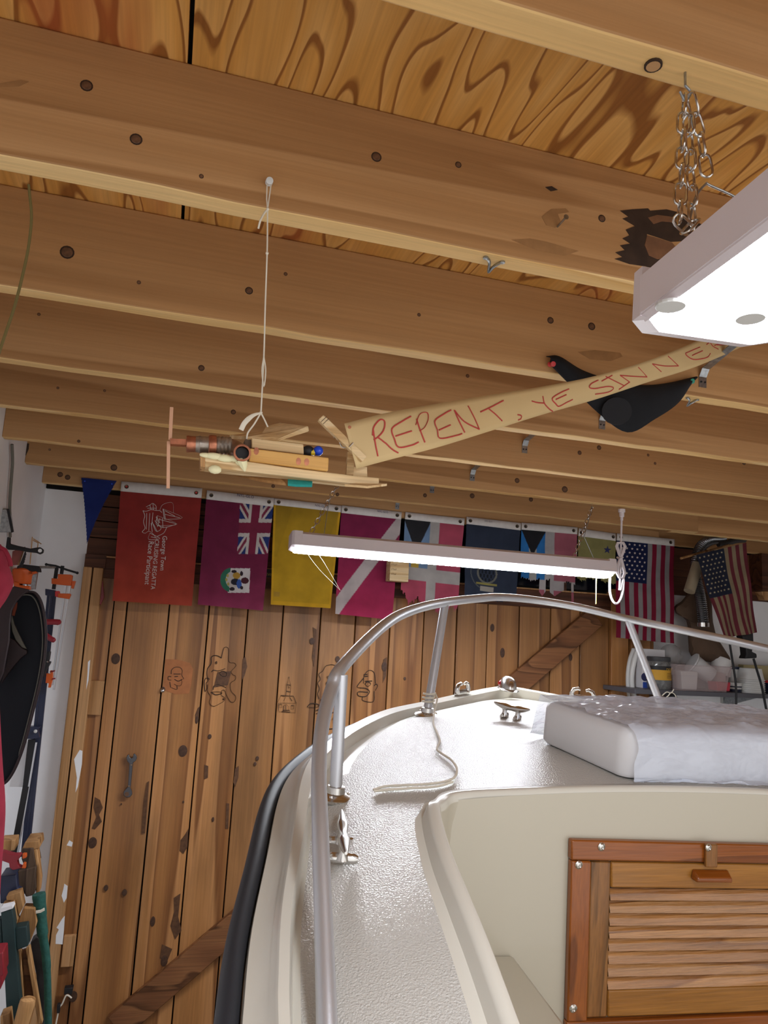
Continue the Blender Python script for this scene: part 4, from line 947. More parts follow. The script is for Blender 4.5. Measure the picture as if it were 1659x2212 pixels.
# ---- paper banner
def zb(x, y): return 720 + x * .56600, 700 + y * .56600      # from the enlarged crop of the banner
TOP = [(42, 380), (200, 340), (390, 305), (600, 270), (800, 238), (1000, 198), (1200, 140), (1370, 72), (1520, 0), (1640, -62)]
BOT = [(88, 552), (215, 518), (400, 470), (600, 408), (800, 345), (1000, 288), (1200, 222), (1370, 168), (1520, 105), (1640, 45)]
YBN = [.915, .935, .96, 1.0, 1.05, 1.1, 1.17, 1.23, 1.29, 1.335]
tp = cr([(*zb(*q), y) for q, y in zip(TOP, YBN)], 8); bp_ = cr([(*zb(*q), y) for q, y in zip(BOT, YBN)], 8)
NB = len(tp)
def ban(u, v, eps=0.0):        # u: 0..1 along, v: 0 top .. 1 bottom
    f = u * (NB - 1); i = min(NB - 2, int(f)); t = f - i
    a = tp[i] + (tp[i + 1] - tp[i]) * t; c = bp_[i] + (bp_[i + 1] - bp_[i]) * t; q = a + (c - a) * v
    Y = q[2] + .006 * math.sin(u * 9 + v * 1.5) - .004 * math.sin(v * math.pi) - eps
    return atY(q[0], q[1], Y)
banner = empty('paper_banner', ban(.3, .5), 'long kraft paper banner lettered REPENT, YE SINNERS in red marker', 'banner')
b = MB(); nu, nv = 90, 8; b.grid([ban(i / (nu - 1), j / (nv - 1)) for j in range(nv) for i in range(nu)], nu, nv); b.build('paper_strip', M['paper'], banner, smooth=True, solid=.0004)
# inverse: photo pixel of the enlarged crop -> (u, v)
def ban_uv(x, y):
    X, Yp = zb(x, y); u = .5
    us = np.linspace(0, 1, NB); best = None
    T = np.array([[t[0], t[1]] for t in tp]); B_ = np.array([[t[0], t[1]] for t in bp_])
    for i in range(NB):
        d = B_[i] - T[i]; w = np.array([X, Yp]) - T[i]; cross = d[0] * w[1] - d[1] * w[0]; vv = (w @ d) / (d @ d)
        if best is None or abs(cross) / np.linalg.norm(d) < best[0]: best = (abs(cross) / np.linalg.norm(d), i / (NB - 1), vv, cross)
    i = round(best[1] * (NB - 1)); 
    def cr_(i):
        d = B_[i] - T[i]; w = np.array([X, Yp]) - T[i]; return (d[0] * w[1] - d[1] * w[0]) / np.linalg.norm(d), (w @ d) / (d @ d)
    c0, v0 = cr_(i); j = i + 1 if i < NB - 1 else i - 1; c1_, v1 = cr_(j)
    t = c0 / (c0 - c1_) if abs(c0 - c1_) > 1e-9 else 0; return (i + t * (j - i)) / (NB - 1), v0 + (v1 - v0) * t
letters = {
 'R': [[(152, 400), (158, 440), (165, 480), (170, 505)], [(150, 425), (155, 392), (178, 365), (196, 372), (192, 405), (172, 430), (155, 442)], [(170, 432), (200, 455), (225, 478), (248, 492)]],
 'E': [[(297, 352), (262, 372), (224, 400), (234, 440), (250, 470), (300, 462), (326, 450)], [(238, 428), (300, 408)]],
 'P': [[(318, 362), (330, 400), (350, 452)], [(315, 385), (330, 345), (358, 338), (362, 365), (348, 395), (330, 408)]],
 'E2': [[(450, 328), (420, 345), (388, 370), (398, 405), (408, 436), (470, 425), (492, 418)], [(404, 405), (448, 385)]],
 'N': [[(462, 328), (480, 370), (502, 414)], [(462, 328), (500, 372), (558, 402)], [(558, 402), (540, 360), (515, 312)]],
 'T': [[(562, 336), (600, 318), (650, 292)], [(592, 322), (620, 345), (645, 370)]],
 ',': [[(704, 346), (718, 350), (716, 362), (706, 366)]],
 'Y': [[(758, 294), (780, 300), (806, 302)], [(800, 275), (806, 302), (822, 322), (838, 334)]],
 'E3': [[(900, 248), (868, 262), (836, 284), (850, 305), (862, 314), (890, 300), (914, 288)], [(850, 288), (890, 270)]],
 'S': [[(1012, 214), (985, 228), (978, 242), (1000, 246), (1050, 238), (1070, 245), (1050, 260), (1000, 268)]],
 'I': [[(1040, 200), (1070, 215), (1110, 235)], [(1025, 218), (1065, 196)], [(1090, 250), (1130, 222)]],
 'N2': [[(1095, 196), (1132, 222)], [(1095, 196), (1150, 200), (1198, 202)], [(1198, 202), (1165, 165)]],
 'N3': [[(1218, 152), (1252, 182)], [(1218, 152), (1265, 160), (1318, 160)], [(1318, 160), (1278, 122)]],
 'E4': [[(1400, 88), (1360, 105), (1345, 115), (1375, 135), (1425, 128), (1440, 112)], [(1370, 120), (1410, 102)]],
 'R2': [[(1440, 72), (1450, 85), (1470, 96)], [(1425, 78), (1448, 62), (1475, 58), (1480, 70), (1455, 82)], [(1465, 80), (1505, 78)]],
}
for L_ in letters.values():
    b = MB()
    for stroke in L_:
        pts = cr([(x, y, 0) for x, y in stroke], 5) if len(stroke) > 2 else [np.array((x, y, 0)) for x, y in stroke]
        W_ = [ban(*ban_uv(p[0], p[1]), .0012) for p in pts]
        b.tube(W_, .0011, 5, flat=.5)
    b.build('red_letter', M['marker'], banner, smooth=True)
b = MB(); q = ban(*ban_uv(62, 394), .001); b.lathe(q, (0, -1, 0), [(.0022, 0), (.0022, .0008)], 10); b.build('rust_spot', M['copper'], banner)
# ---- black cloth pinned across joist B
YC = JA + JS - .006
def zc_(x, y, Y): return atY(1259 + x * .24111, 750 + y * .24111, Y)
cl = empty('black_cloth', atY(1360, 870, YC), 'black cloth hammock pinned under the joists behind the paper banner', 'cloth')
topE = [atY(px, py, Y) for px, py, Y in [(1180, 770, YC), (1208, 770, YC - .012), (1256, 799, YC - .02), (1312, 818, YC - .022), (1380, 832, YC - .022), (1440, 828, YC - .015), (1502, 814, YC)]]
botE = [atY(px, py, Y) for px, py, Y in [(1186, 785, YC), (1230, 830, YC - .02), (1290, 890, YC - .03), (1355, 934, YC - .02), (1415, 905, YC - .03), (1465, 870, YC - .02), (1496, 824, YC)]]
te = cr(topE, 6); be = cr(botE, 6); P = []
for j in range(9):
    v = j / 8
    for a, c in zip(te, be): 
        q = a + (c - a) * v; q = q + np.array([0, -.012 * math.sin(v * math.pi), 0]); P.append(q)
b = MB(); b.grid(P, len(te), 9); b.build('cloth_sheet', M['blackcloth'], cl, smooth=True, solid=.0015)
M['charcoal'] = plain('charcoal_patch', '#222327', .9)
b = MB(); b.prism([atY(1278 + 26 * math.cos(a) * 1.25 + 55, 880 + 30 * math.sin(a) + 8, YC - .045) for a in np.linspace(0, 2 * math.pi, 18)[:-1]], (0, .002, 0)); b.build('cloth_patch', M['charcoal'], cl)
M['greenpin'] = plain('green_plastic', '#1f8a72', .3)
for px, py, mm, lab in ((1189, 785, 'redpin', 'red push pin at the left corner of the black cloth'), (1488, 822, 'greenpin', 'green push pin at the right corner of the black cloth')):
    q = atY(px, py, YC - .004); b = MB(); b.lathe(q + [0, .006, 0], (0, -1, -.3), [(.001, 0), (.0055, .004), (.0055, .006), (.003, .008), (.003, .014), (.0055, .017), (.0055, .0195), (.001, .02)], 14); b.build('push_pin', M[mm], None, smooth=True, label=lab, cat='push pin')
# ================================================================== FLAGS ON THE LAST JOIST
YG = JA + 6 * JS; YFL = YG - .012
def printed():
    m, nt, b = newmat('printed_cloth'); a = nt.nodes.new('ShaderNodeVertexColor'); a.layer_name = 'print'
    tc = nt.nodes.new('ShaderNodeTexCoord'); nz = nt.nodes.new('ShaderNodeTexNoise'); nz.inputs['Scale'].default_value = 14; nz.inputs['Detail'].default_value = 5
    nt.links.new(tc.outputs['Object'], nz.inputs['Vector'])
    mr = nt.nodes.new('ShaderNodeMapRange'); mr.inputs[1].default_value = .3; mr.inputs[2].default_value = .7; mr.inputs[3].default_value = .82; mr.inputs[4].default_value = 1.08
    nt.links.new(nz.outputs['Fac'], mr.inputs[0]); v = nt.nodes.new('ShaderNodeVectorMath'); v.operation = 'SCALE'
    nt.links.new(a.outputs['Color'], v.inputs[0]); nt.links.new(mr.outputs[0], v.inputs['Scale']); nt.links.new(v.outputs[0], b.inputs['Base Color'])
    b.inputs['Roughness'].default_value = .8; b.inputs['Specular IOR Level'].default_value = .25
    out = nt.nodes['Material Output']; tl = nt.nodes.new('ShaderNodeBsdfTranslucent'); nt.links.new(v.outputs[0], tl.inputs['Color'])
    mx = nt.nodes.new('ShaderNodeMixShader'); mx.inputs[0].default_value = .15; nt.links.new(b.outputs[0], mx.inputs[1]); nt.links.new(tl.outputs[0], mx.inputs[2]); nt.links.new(mx.outputs[0], out.inputs[0]); return m
M['print'] = printed()
def hexl(h): return np.array(srgb(h))
class Flag:
    def __init__(s, name, label, corners, head, colour, keep=None, nx=110, ny=165, amp=.006, seed=0, Y=None, grom=True, cat='flag', bulge=.02):
        s.c = [np.array(q, float) for q in corners]      # tl, tr, br, bl (photo)
        s.Y = YFL if Y is None else Y; s.seed = seed; s.amp = amp; s.bulge = bulge; s.head = head
        s.root = empty(name, s.at(.5, 0), label, cat, 'flags hung along the last joist')
        U, V = np.meshgrid(np.linspace(0, 1, nx), np.linspace(head, 1, ny)); px = s.px(U, V)
        col = colour(px[..., 0], px[..., 1], U, V)
        P = np.array([s.at(u, v) for u, v in zip(U.ravel(), V.ravel())])
        b = MB(); b.grid(P, nx, ny)
        if keep is not None:
            k = keep(px[..., 0], px[..., 1], U, V)
            ff = []
            for f in b.f:
                if all(k.ravel()[list(f)]): ff.append(f)
            b.f = ff; b.m = [0] * len(ff)
        o = b.build('flag_cloth', M['print'], s.root, smooth=True)
        at = o.data.color_attributes.new('print', 'FLOAT_COLOR', 'POINT')
        c4 = np.ones((nx * ny, 4)); c4[:, :3] = np.clip(col.reshape(-1, 3), 0, 1); at.data.foreach_set('color', c4.ravel())
        if head > 0:
            b = MB(); n = 30; b.grid([s.at(u, v, .0015) for v in (-.004, head * .5, head + .004) for u in np.linspace(0, 1, n)], n, 3); b.build('heading', M['canvas'], s.root, smooth=True, solid=.002)
            if grom:
                for u in (.07, .93):
                    q = s.at(u, head * .5, .004); b = MB(); b.lathe(q, (0, 1, 0), [(.0045, 0), (.0085, -.0012), (.009, .001), (.009, .003)], 16, cap=False); b.build('grommet', M['grommet'], s.root, smooth=True)
                    b = MB(); b.lathe(q + [0, .001, 0], (0, 1, 0), [(.0045, 0), (.0045, .001)], 12); b.build('grommet_hole', M['redpin'] if seed == 1 else M['black'], s.root)
    def px(s, u, v):
        u = np.asarray(u)[..., None]; v = np.asarray(v)[..., None]
        return (s.c[0] * (1 - u) + s.c[1] * u) * (1 - v) + (s.c[3] * (1 - u) + s.c[2] * u) * v
    def wave(s, u, v):
        k = s.seed * 1.7
        return s.amp * v * (math.sin(u * 9 + k + v * 1.5) * .7 + math.sin(u * 17 + k * 2 - v * 3) * .3) + s.bulge * v * v * .6 + .003 * math.sin(v * 11 + k + u * 3)
    def at(s, u, v, eps=0.0):
        q = s.px(u, v); p = atY(q[0], q[1], s.Y); n = p - EYE; return p - np.array([0, s.wave(float(u), float(v)) + eps, 0])
    def inv(s, X, Yp):      # photo point -> (u, v)
        u, v = .5, .5
        for _ in range(12):
            q = s.px(u, v); e = np.array([X, Yp]) - q; du = (s.px(u + .01, v) - q) / .01; dv = (s.px(u, v + .01) - q) / .01
            d = np.linalg.solve(np.array([du, dv]).T, e); u += d[0]; v += d[1]
        return u, v
    def strokes(s, name, lines, mat, r=.0009, sm=True, eps=.0015, label=None):
        b = MB()
        for L_ in lines:
            pts = cr([(x, y, 0) for x, y in L_], 4) if (sm and len(L_) > 2) else [np.array((x, y, 0.0)) for x, y in L_]
            b.tube([s.at(*s.inv(p[0], p[1]), eps) for p in pts], r, 4, flat=.5)
        return b.build(name, mat, s.root, label=label)
    def polys(s, name, polys, mat, eps=.0015, label=None):
        b = MB()
        for poly in polys: b.add([s.at(*s.inv(x, y), eps) for x, y in poly], [tuple(range(len(poly)))])
        return b.build(name, mat, s.root, label=label)
    def text(s, name, string, p0, p1, mat, eps=.0018, align_len=True, hscale=1.0, label=None):
        """text along the photo line p0 -> p1 (baseline), letters standing to the left of the direction"""
        V, Fc = text_mesh(string); V = np.array(V); w = V[:, 0].max() - V[:, 0].min(); x0 = V[:, 0].min()
        p0 = np.array(p0, float); p1 = np.array(p1, float); d = (p1 - p0); n = np.array([d[1], -d[0]]); k = 1.0 / w
        b = MB(); P = []
        for x, y in V[:, :2]:
            q = p0 + d * (x - x0) * k + n * y * k * hscale; P.append(s.at(*s.inv(q[0], q[1]), eps))
        b.add(P, Fc); return b.build(name, mat, s.root, label=label)
_tx = {}
def text_mesh(string):
    if string in _tx: return _tx[string]
    cu = bpy.data.curves.new('lettering', 'FONT'); cu.body = string; cu.resolution_u = 2
    ob = bpy.data.objects.new('lettering', cu); COL.objects.link(ob); bpy.context.view_layer.update()
    me = bpy.data.meshes.new_from_object(ob.evaluated_get(bpy.context.evaluated_depsgraph_get()))
    V = [tuple(v.co) for v in me.vertices]; Fc = [tuple(p.vertices) for p in me.polygons]
    bpy.data.objects.remove(ob); bpy.data.curves.remove(cu); bpy.data.meshes.remove(me); _tx[string] = (V, Fc); return V, Fc
def text_on(name, string, f, p0, p1, mat, parent, hscale=1.0, label=None):
    """text whose baseline runs from p0 to p1 in photo coordinates, each letter point put on its surface by f(px, py)"""
    V, Fc = text_mesh(string); V = np.array(V); w = V[:, 0].max() - V[:, 0].min(); x0 = V[:, 0].min()
    p0 = np.array(p0, float); p1 = np.array(p1, float); d = p1 - p0; n = np.array([d[1], -d[0]]); k = 1 / w; b = MB()
    b.add([f(*(p0 + d * (x - x0) * k + n * y * k * hscale)) for x, y in V[:, :2]], Fc); return b.build(name, mat, parent, label=label)
def solid(h): 
    c = hexl(h); return lambda x, y, u, v: np.broadcast_to(c, u.shape + (3,)).copy()
def put(col, mask, h): col[mask] = hexl(h)
def hem(col, u, v, h, w=.02):
    return col

# pennant
def pen_keep(x, y, u, v): return np.abs(u - (.5 - .2 * v)) < .5 * (1 - v) + .012
Fp = Flag('pennant', 'plain dark blue triangular pennant at the left end of the flags', [(176, 1032), (252, 1039), (226, 1176), (172, 1174)], 0.0, solid('#1c2c6e'), keep=pen_keep, nx=60, ny=90, amp=.003, seed=4, cat='pennant')
for u in (.1, .88):
    b = MB(); b.ball(Fp.at(u, .05, .003), .004, 8); b.build('pin', M['bluepl'], Fp.root)
# 1 regatta flag
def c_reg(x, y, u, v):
    c = solid('#8e2d28')(x, y, u, v); t = np.clip((v - .45) / .5, 0, 1)[..., None]; c = c * (1 - t) + hexl('#a84230') * t  # lower half lighter: light gradient painted into the red cloth
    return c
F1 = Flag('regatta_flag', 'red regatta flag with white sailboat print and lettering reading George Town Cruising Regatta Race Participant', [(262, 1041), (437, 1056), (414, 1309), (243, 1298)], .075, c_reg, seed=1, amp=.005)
def z5(x, y): return 150 + x * .27125, 1000 + y * .27125
def Z5(lines): return [[z5(*p) for p in L_] for L_ in lines]
conch = [[(585, 380), (610, 385), (650, 372), (690, 378), (720, 380), (735, 395)], [(585, 380), (600, 420), (590, 470), (602, 520), (580, 550), (605, 560), (630, 545), (660, 560), (690, 600)], [(610, 350), (640, 335), (665, 322), (690, 345), (690, 375)], [(640, 335), (650, 372)], [(665, 322), (668, 372)], [(620, 360), (690, 360)],
         [(720, 375), (740, 335), (790, 315), (825, 325), (828, 400)], [(640, 400), (632, 540)], [(665, 395), (655, 500)], [(615, 400), (612, 530)],
         [(745, 365), (755, 440), (775, 450), (900, 436), (745, 365)], [(760, 380), (840, 425)], [(760, 410), (880, 438)], [(750, 370), (765, 445)], [(700, 420), (690, 480), (720, 500), (858, 488), (700, 420)], [(715, 450), (850, 486)], [(705, 500), (760, 515), (850, 490)], [(660, 470), (690, 545), (730, 520), (680, 460)], [(650, 480), (660, 550)], [(670, 490), (700, 550)],
         [(640, 560), (720, 603), (632, 610), (640, 560)], [(650, 590), (700, 600)], [(700, 585), (750, 560), (775, 515)], [(690, 430), (705, 470)], [(695, 425), (720, 480)], [(720, 440), (700, 510)], [(740, 440), (745, 520)]]
F1.strokes('sailboat_print', Z5(conch), M['whiteprint'], r=.0011)
for tx_, a_, c_ in (('George Town', (742, 582), (722, 855)), ('CRUISING REGATTA', (682, 612), (648, 1008)), ('Race Participant', (632, 626), (600, 968))):
    F1.text('lettering', tx_, z5(*a_), z5(*c_), M['whiteprint'], hscale=1.12)
# 2 Bermuda red ensign
def c_ber(x, y, u, v):
    c = solid('#6e1f3f')(x, y, u, v); t = np.clip((v - .6) / .4, 0, 1)[..., None] * .5; c = c * (1 - t) + hexl('#9a3a5e') * t
    X = (x - 150) / .27125; Y = (y - 1000) / .27125
    # canton frame: skewed by the hang of the cloth
    a = (Y - 310) / (725 - 310); xl = 1360 - 25 * a; xr = 1620 - 55 * a; bb = (X - xl) / (xr - xl); inn = (a > -.1) & (a < 1) & (bb > 0) & (bb < 1.05)
    put(c, inn, '#23346e')
    d1 = np.abs(a - bb); d2 = np.abs(a - (1 - bb)); put(c, inn & ((d1 < .13) | (d2 < .13)), '#c4bcb6'); put(c, inn & (((d1 < .05)) | ((d2 < .05))), '#7c2c44')
    ca = np.abs(a - .5); cb = np.abs(bb - .5)
    put(c, inn & ((ca < .17) | (cb < .21)), '#c4bcb6'); put(c, inn & ((ca < .10) | (cb < .125)), '#7a2540')
    xx = (x - 300) / .18083; yy = (y - 1070) / .18083
    sq = (xx > 1075 - (yy - 870) * .05) & (xx < 1330 - (yy - 880) * .05) & (yy > 872) & (yy < 1165); put(c, sq, '#cdc8c6')
    gr = (xx < 1095 - (yy - 870) * .07) & (((xx - 1100) / 130) ** 2 + ((yy - 1012) / 145) ** 2 < 1); put(c, gr, '#2e6a55')
    el = lambda cx, cy, rx, ry: ((xx - cx) / rx) ** 2 + ((yy - cy) / ry) ** 2 < 1
    put(c, el(1120, 1010, 85, 100) & (yy > 905) & (yy < 1115), '#b8b2ae'); put(c, el(1165, 960, 45, 40), '#b08a35'); put(c, el(1150, 1035, 55, 40), '#23232e'); put(c, el(1195, 1060, 30, 55), '#3458a0')
    put(c, el(1265, 1020, 48, 38), '#4a2028'); put(c, el(1225, 935, 18, 30) | el(1225, 1105, 18, 22) | el(1135, 910, 32, 18) | el(1110, 1120, 32, 22), '#2c2228')
    for cx, cy in ((1060, 960), (1045, 1010), (1065, 1060)): put(c, el(cx, cy, 14, 20), '#a89a50')
    return c
F2 = Flag('red_ensign', 'maroon ensign with union flag canton and a coat of arms', [(447, 1060), (592, 1077), (567, 1319), (427, 1306)], .07, c_ber, seed=2, nx=150, ny=230)
# 3 yellow quarantine flag
def c_yel(x, y, u, v):
    c = solid('#b8901c')(x, y, u, v); t = (np.clip(.35 - v, 0, 1) * 1.2 + .15 * (np.sin(u * 9 + v * 4) > .3) * (v < .55))[..., None]; c = c * (1 - t) + hexl('#6e5a20') * t  # cloth colour darkens towards the top, with faint blotches
    put(c, (u < .03) | (u > .97) | (v > .965), '#c99a1e'); put(c, (np.abs(u - .09) < .05) & (np.abs(v - .9) < .025), '#a8832c'); return c
F3 = Flag('signal_flag', 'plain yellow signal flag with darker, blotched cloth towards the top', [(592, 1077), (737, 1094), (713, 1314), (584, 1306)], .055, c_yel, seed=3)
# 4 diver down flag
def c_div(x, y, u, v):
    c = solid('#7d1f45')(x, y, u, v); t = np.clip((v - .3) / .6, 0, 1)[..., None]; c = c * (1 - t) + hexl('#a2284f') * t
    put(c, np.abs(u + (v - .1) * 1.17 - 1.0) < .12, '#b5aaa8'); return c
F4 = Flag('diver_flag', 'crimson diver flag with a diagonal white stripe', [(738, 1093), (868, 1107), (845, 1339), (723, 1326)], .06, c_div, seed=5)
# 5 faded Bahamian ensign with frayed end
def c_bah(bl_, ye, bk, rd, wh, ca=.52, cu=.43):
    def f(x, y, u, v):
        c = solid(rd)(x, y, u, v); put(c, (np.abs(u - cu - .08) < .085) | (np.abs(v - ca - .06) < .06), wh)
        can = (u < cu) & (v < ca); put(c, can, bl_); put(c, can & (np.abs(u - cu / 2) < cu * .155), ye)
        put(c, can & (v - .08 < .3 * (1 - np.abs(u - cu * .5) / (cu * .5))), bk); return c
    return f
def fray(base, amp, seed):
    r = np.random.RandomState(seed); ph_ = r.rand(6) * 6
    return lambda u: base + amp * (np.sin(u * 8 + ph_[0]) * .5 + np.sin(u * 23 + ph_[1]) * .3 + np.sin(u * 61 + ph_[2]) * .2 + np.sin(u * 140 + ph_[3]) * .25)
f5 = fray(.88, .07, 1)
F5 = Flag('courtesy_flag', 'faded pink and pale blue ensign with black triangle and frayed lower edge', [(876, 1107), (1003, 1121), (984, 1345), (862, 1330)], .06, c_bah('#6d87a8', '#b89a42', '#26262a', '#a8475c', '#a9a4a0'), keep=lambda x, y, u, v: v < f5(u) - .14 * (u < .14) * (1 - u / .14), seed=6, nx=120, ny=170)
# 6 dark blue state flag with seal
def c_me(x, y, u, v):
    c = solid('#2b3344')(x, y, u, v); d = np.hypot((u - .42) * 118, (v - .62) * 190)
    put(c, (np.abs(d - 21) < 2.0), '#6a6a62'); put(c, (np.abs(d - 36) < 1.2) & (u < .5), '#55595c')
    g = (d < 19) & (np.sin(u * 90) * np.sin(v * 70) > .1); put(c, g, '#15191f'); put(c, (np.abs(u - .43) < .13) & (np.abs(v - .80) < .03), '#9a958c'); put(c, (np.abs(v - .745) < .012) & (np.abs(u - .42) < .2), '#8f8648'); return c
f6 = fray(.93, .03, 5)
F6 = Flag('state_flag', 'dark blue flag with a worn pale seal', [(1008, 1117), (1125, 1131), (1112, 1318), (1000, 1304)], .075, c_me, keep=lambda x, y, u, v: (v < f6(u) - .2 * np.abs(u - .45) ** 2), seed=7)
# 7 brighter Bahamian ensign, torn short
f7 = fray(.66, .03, 9)
def keep7(x, y, u, v): return (v < f7(u)) | ((np.abs(u - .4) < .06) & (v < .86 - np.abs(u - .4))) | ((np.abs(u - .66) < .13) & (v < .85 - .5 * np.abs(u - .62))) | ((np.abs(u - .95) < .03) & (v < .9))
F7 = Flag('courtesy_flag', 'torn ensign with bright blue canton and black triangle', [(1126, 1130), (1248, 1140), (1240, 1320), (1122, 1310)], .075, c_bah('#2a6fb0', '#a8a6a2', '#1d1d22', '#a05a68', '#a9a4a4', .66, .44), keep=keep7, seed=8)
# 8 olive flag with a star
f8 = fray(.78, .05, 12)
def c_st(x, y, u, v):
    c = solid('#8c8654')(x, y, u, v); return c
F8 = Flag('star_flag', 'small olive yellow flag with one dark blue star', [(1250, 1142), (1330, 1153), (1327, 1290), (1245, 1280)], .11, c_st, keep=lambda x, y, u, v: v < f8(u), seed=9, nx=70, ny=100)
def star(cx, cy, r, rot=0): return [(cx + (r if k % 2 == 0 else r * .4) * math.sin(rot + math.pi * k / 5), cy - (r if k % 2 == 0 else r * .4) * math.cos(rot + math.pi * k / 5)) for k in range(10)]
M['starblue'] = plain('navy_print', '#262a55', .8)
F8.polys('star', [star(1311, 1188, 9, .1)], M['starblue'])
# 9 United States flag
def c_us(x, y, u, v):
    n = 13; k = np.floor(np.clip(u, 0, .9999) * n).astype(int); c = solid('#7d1230')(x, y, u, v); put(c, k % 2 == 1, '#8f8b8c')
    put(c, (u < 7 / 13) & (v < .45), '#131c44'); return c
F9 = Flag('national_flag', 'American flag hanging flat at the right end of the row', [(1333, 1153), (1456, 1166), (1453, 1390), (1328, 1377)], .06, c_us, seed=10, nx=130)
sl = []
for r_ in range(9):
    for c_ in range(6 if r_ % 2 == 0 else 5):
        uu = (.5 + c_ + (0 if r_ % 2 == 0 else .5)) / 6 * (7 / 13) * .98; vv = .085 + .04 * r_ + .005; q = F9.px(uu, vv); sl.append(star(q[0], q[1], 3.0))
F9.polys('stars', sl, M['whiteprint'])
for fl, (p0, p1) in ((F2, ((512, 1072), (548, 1077))), (F3, ((680, 1094), (706, 1098))), (F4, ((815, 1106), (838, 1109))), (F6, ((1046, 1127), (1062, 1129)))):
    fl.text('maker_mark', 'NYL-GLO', p0, p1, M['starblue'], hscale=1.0, eps=.004)
# 10 stick flag in front of the dust hose
YK = 3.12
stick0 = atY(1471, 1206, YK); stick1 = atY(1640, 1159, 3.41)
def c_us2(x, y, u, v):
    n = 13; k = np.floor(np.clip(u, 0, .9999) * n).astype(int); c = solid('#6a2a34')(x, y, u, v); put(c, k % 2 == 1, '#8f7f66'); put(c, (u < 7 / 13) & (v < .52), '#222638'); return c
F10 = Flag('stick_flag', 'faded American flag on a thin wooden stick at the right', [(1504, 1199), (1612, 1172), (1630, 1366), (1558, 1379)], 0.0, c_us2, seed=11, Y=YK, amp=.014, bulge=.03, nx=120)
b = MB(); b.tube([stick0, stick1], [.006, .0045], 10); b.build('flag_stick', M['scrap'], F10.root, smooth=True)
sl = []
for r_ in range(9):
    for c_ in range(6 if r_ % 2 == 0 else 5):
        uu = (.5 + c_ + (0 if r_ % 2 == 0 else .5)) / 6 * (7 / 13) * .98; vv = .04 + .053 * r_; q = F10.px(uu, vv); sl.append(star(q[0], q[1], 2.8))
M['starcream'] = plain('cream_print', '#a89c80', .8)
F10.polys('stars', sl, M['starcream'])
# thin black strip with yellow lettering on the door ledge, wooden block with a note
b = MB(); p = atY(560, 1228, YD - .03); q = atY(600, 1250, YD - .03); b.box((p[0] - .05, YD - .035, q[2] + .003), (q[0] + .06, YD - .03, p[2]))
stp = b.build('bumper_sticker', M['black'], None, label='black strip with yellow letters between the ensign and the yellow flag', cat='sticker')
text_on('lettering', 'EVIS', lambda x, y: atY(x, y, YD - .0356), (574, 1243), (588, 1245), plain('gold_letters', '#b09a48', .6), stp, hscale=1.0)
blk = atY(842, 1205, 3.3); b = MB(); z0 = atY(842, 1255, 3.3)[2]; zt = atY(842, 1205, 3.3)[2]; x0 = atY(840, 1230, 3.3)[0]; x1 = atY(876, 1230, 3.3)[0]
b.box((x0, 3.28, z0), (x1 + .01, 3.345, zt)); wb = b.build('wooden_block', M['balsa'], None, bevel=.002, label='small pale wooden block with a handwritten note hanging between the diver flag and faded ensign', cat='wooden block')
b = MB()
for i in range(3):
    y0 = 1219 + 10 * i; b.tube([atY(845 + 1.3 * k_, y0 + .13 * k_ + (2.2 if k_ % 2 else -2.0) * (1 if k_ % 3 else .4), 3.2794) for k_ in range(11 - i)], .0007, 4)
b.build('note_writing', M['ink'], wb)
# ================================================================== TOOLS ON THE LEFT WALL
def q1(x, y): return x * .11757, 1160 + y * .11757       # enlarged crops of the clamps
def q2(x, y): return x * .13565, 1400 + y * .13565
def q3(x, y): return x * .18634, 1800 + y * .18634
def PY(p, Y): return atY(p[0], p[1], Y)
def slabp(name, pts, Y, th, mat, parent=None, bevel=0, **kw):
    b = MB(); b.prism([PY(p, Y) for p in pts], (0, th, 0)); return b.build(name, mat, parent, bevel=bevel, **kw)
YT = 3.22
G = 'bar clamps on the left wall'
# aluminium bar clamp with orange heads, nearest the corner
bc = empty('bar_clamp', PY(q1(1170, 780), YT), 'aluminium bar clamp with orange jaws and black T handle nearest the corner', 'clamp', G)
slabp('clamp_head', [q1(*p) for p in [(945, 755), (1060, 765), (1060, 680), (1300, 690), (1330, 705), (1300, 890), (1225, 890), (945, 860)]], YT, .03, M['orange'], bc, .002)
slabp('clamp_head', [q1(*p) for p in [(1320, 805), (1390, 810), (1345, 950), (1305, 940)]], YT + .01, .02, M['orange'], bc, .001)
slabp('clamp_jaw', [q1(*p) for p in [(1060, 1035), (1290, 1040), (1300, 1060), (1265, 1140), (1060, 1110)]], YT, .025, M['orange'], bc, .002)
for t_, b_ in ((q1(1205, 900), (112, 1480)), (q1(1285, 905), (116, 1490))):
    b = MB(); b.bar(PY(t_, YT + .01), PY(b_, YT + .01), .007, .012, up=(0, 1, 0)); b.build('bar', M['alu'], bc)
b = MB(); b.tube([PY(q1(1130, 680), YT + .012), PY(q1(1150, 530), YT + .012)], .007, 10); b.build('screw_spindle', M['black'], bc, smooth=True)
b = MB(); b.tube([PY(q1(850, 505), YT + .0), PY(q1(1020, 530), YT), PY(q1(1220, 600), YT), PY(q1(1420, 660), YT)], .0042, 8); b.ball(PY(q1(850, 505), YT), .006, 8); b.ball(PY(q1(1420, 660), YT), .006, 8); b.build('t_handle', M['black'], bc, smooth=True)
slabp('sliding_stop', [q2(*p) for p in [(738, 400), (800, 410), (800, 355), (845, 360), (840, 500), (800, 632), (765, 628), (775, 560), (725, 555)]], YT - .004, .02, M['orange'], bc, .001)
b = MB(); b.tube([PY(q2(800, 380), YT), PY(q2(870, 362), YT - .01)], .003, 6); b.tube([PY(q2(820, 495), YT), PY(q2(875, 485), YT - .01)], .003, 6); b.build('stop_pin', M['redplastic'], bc)
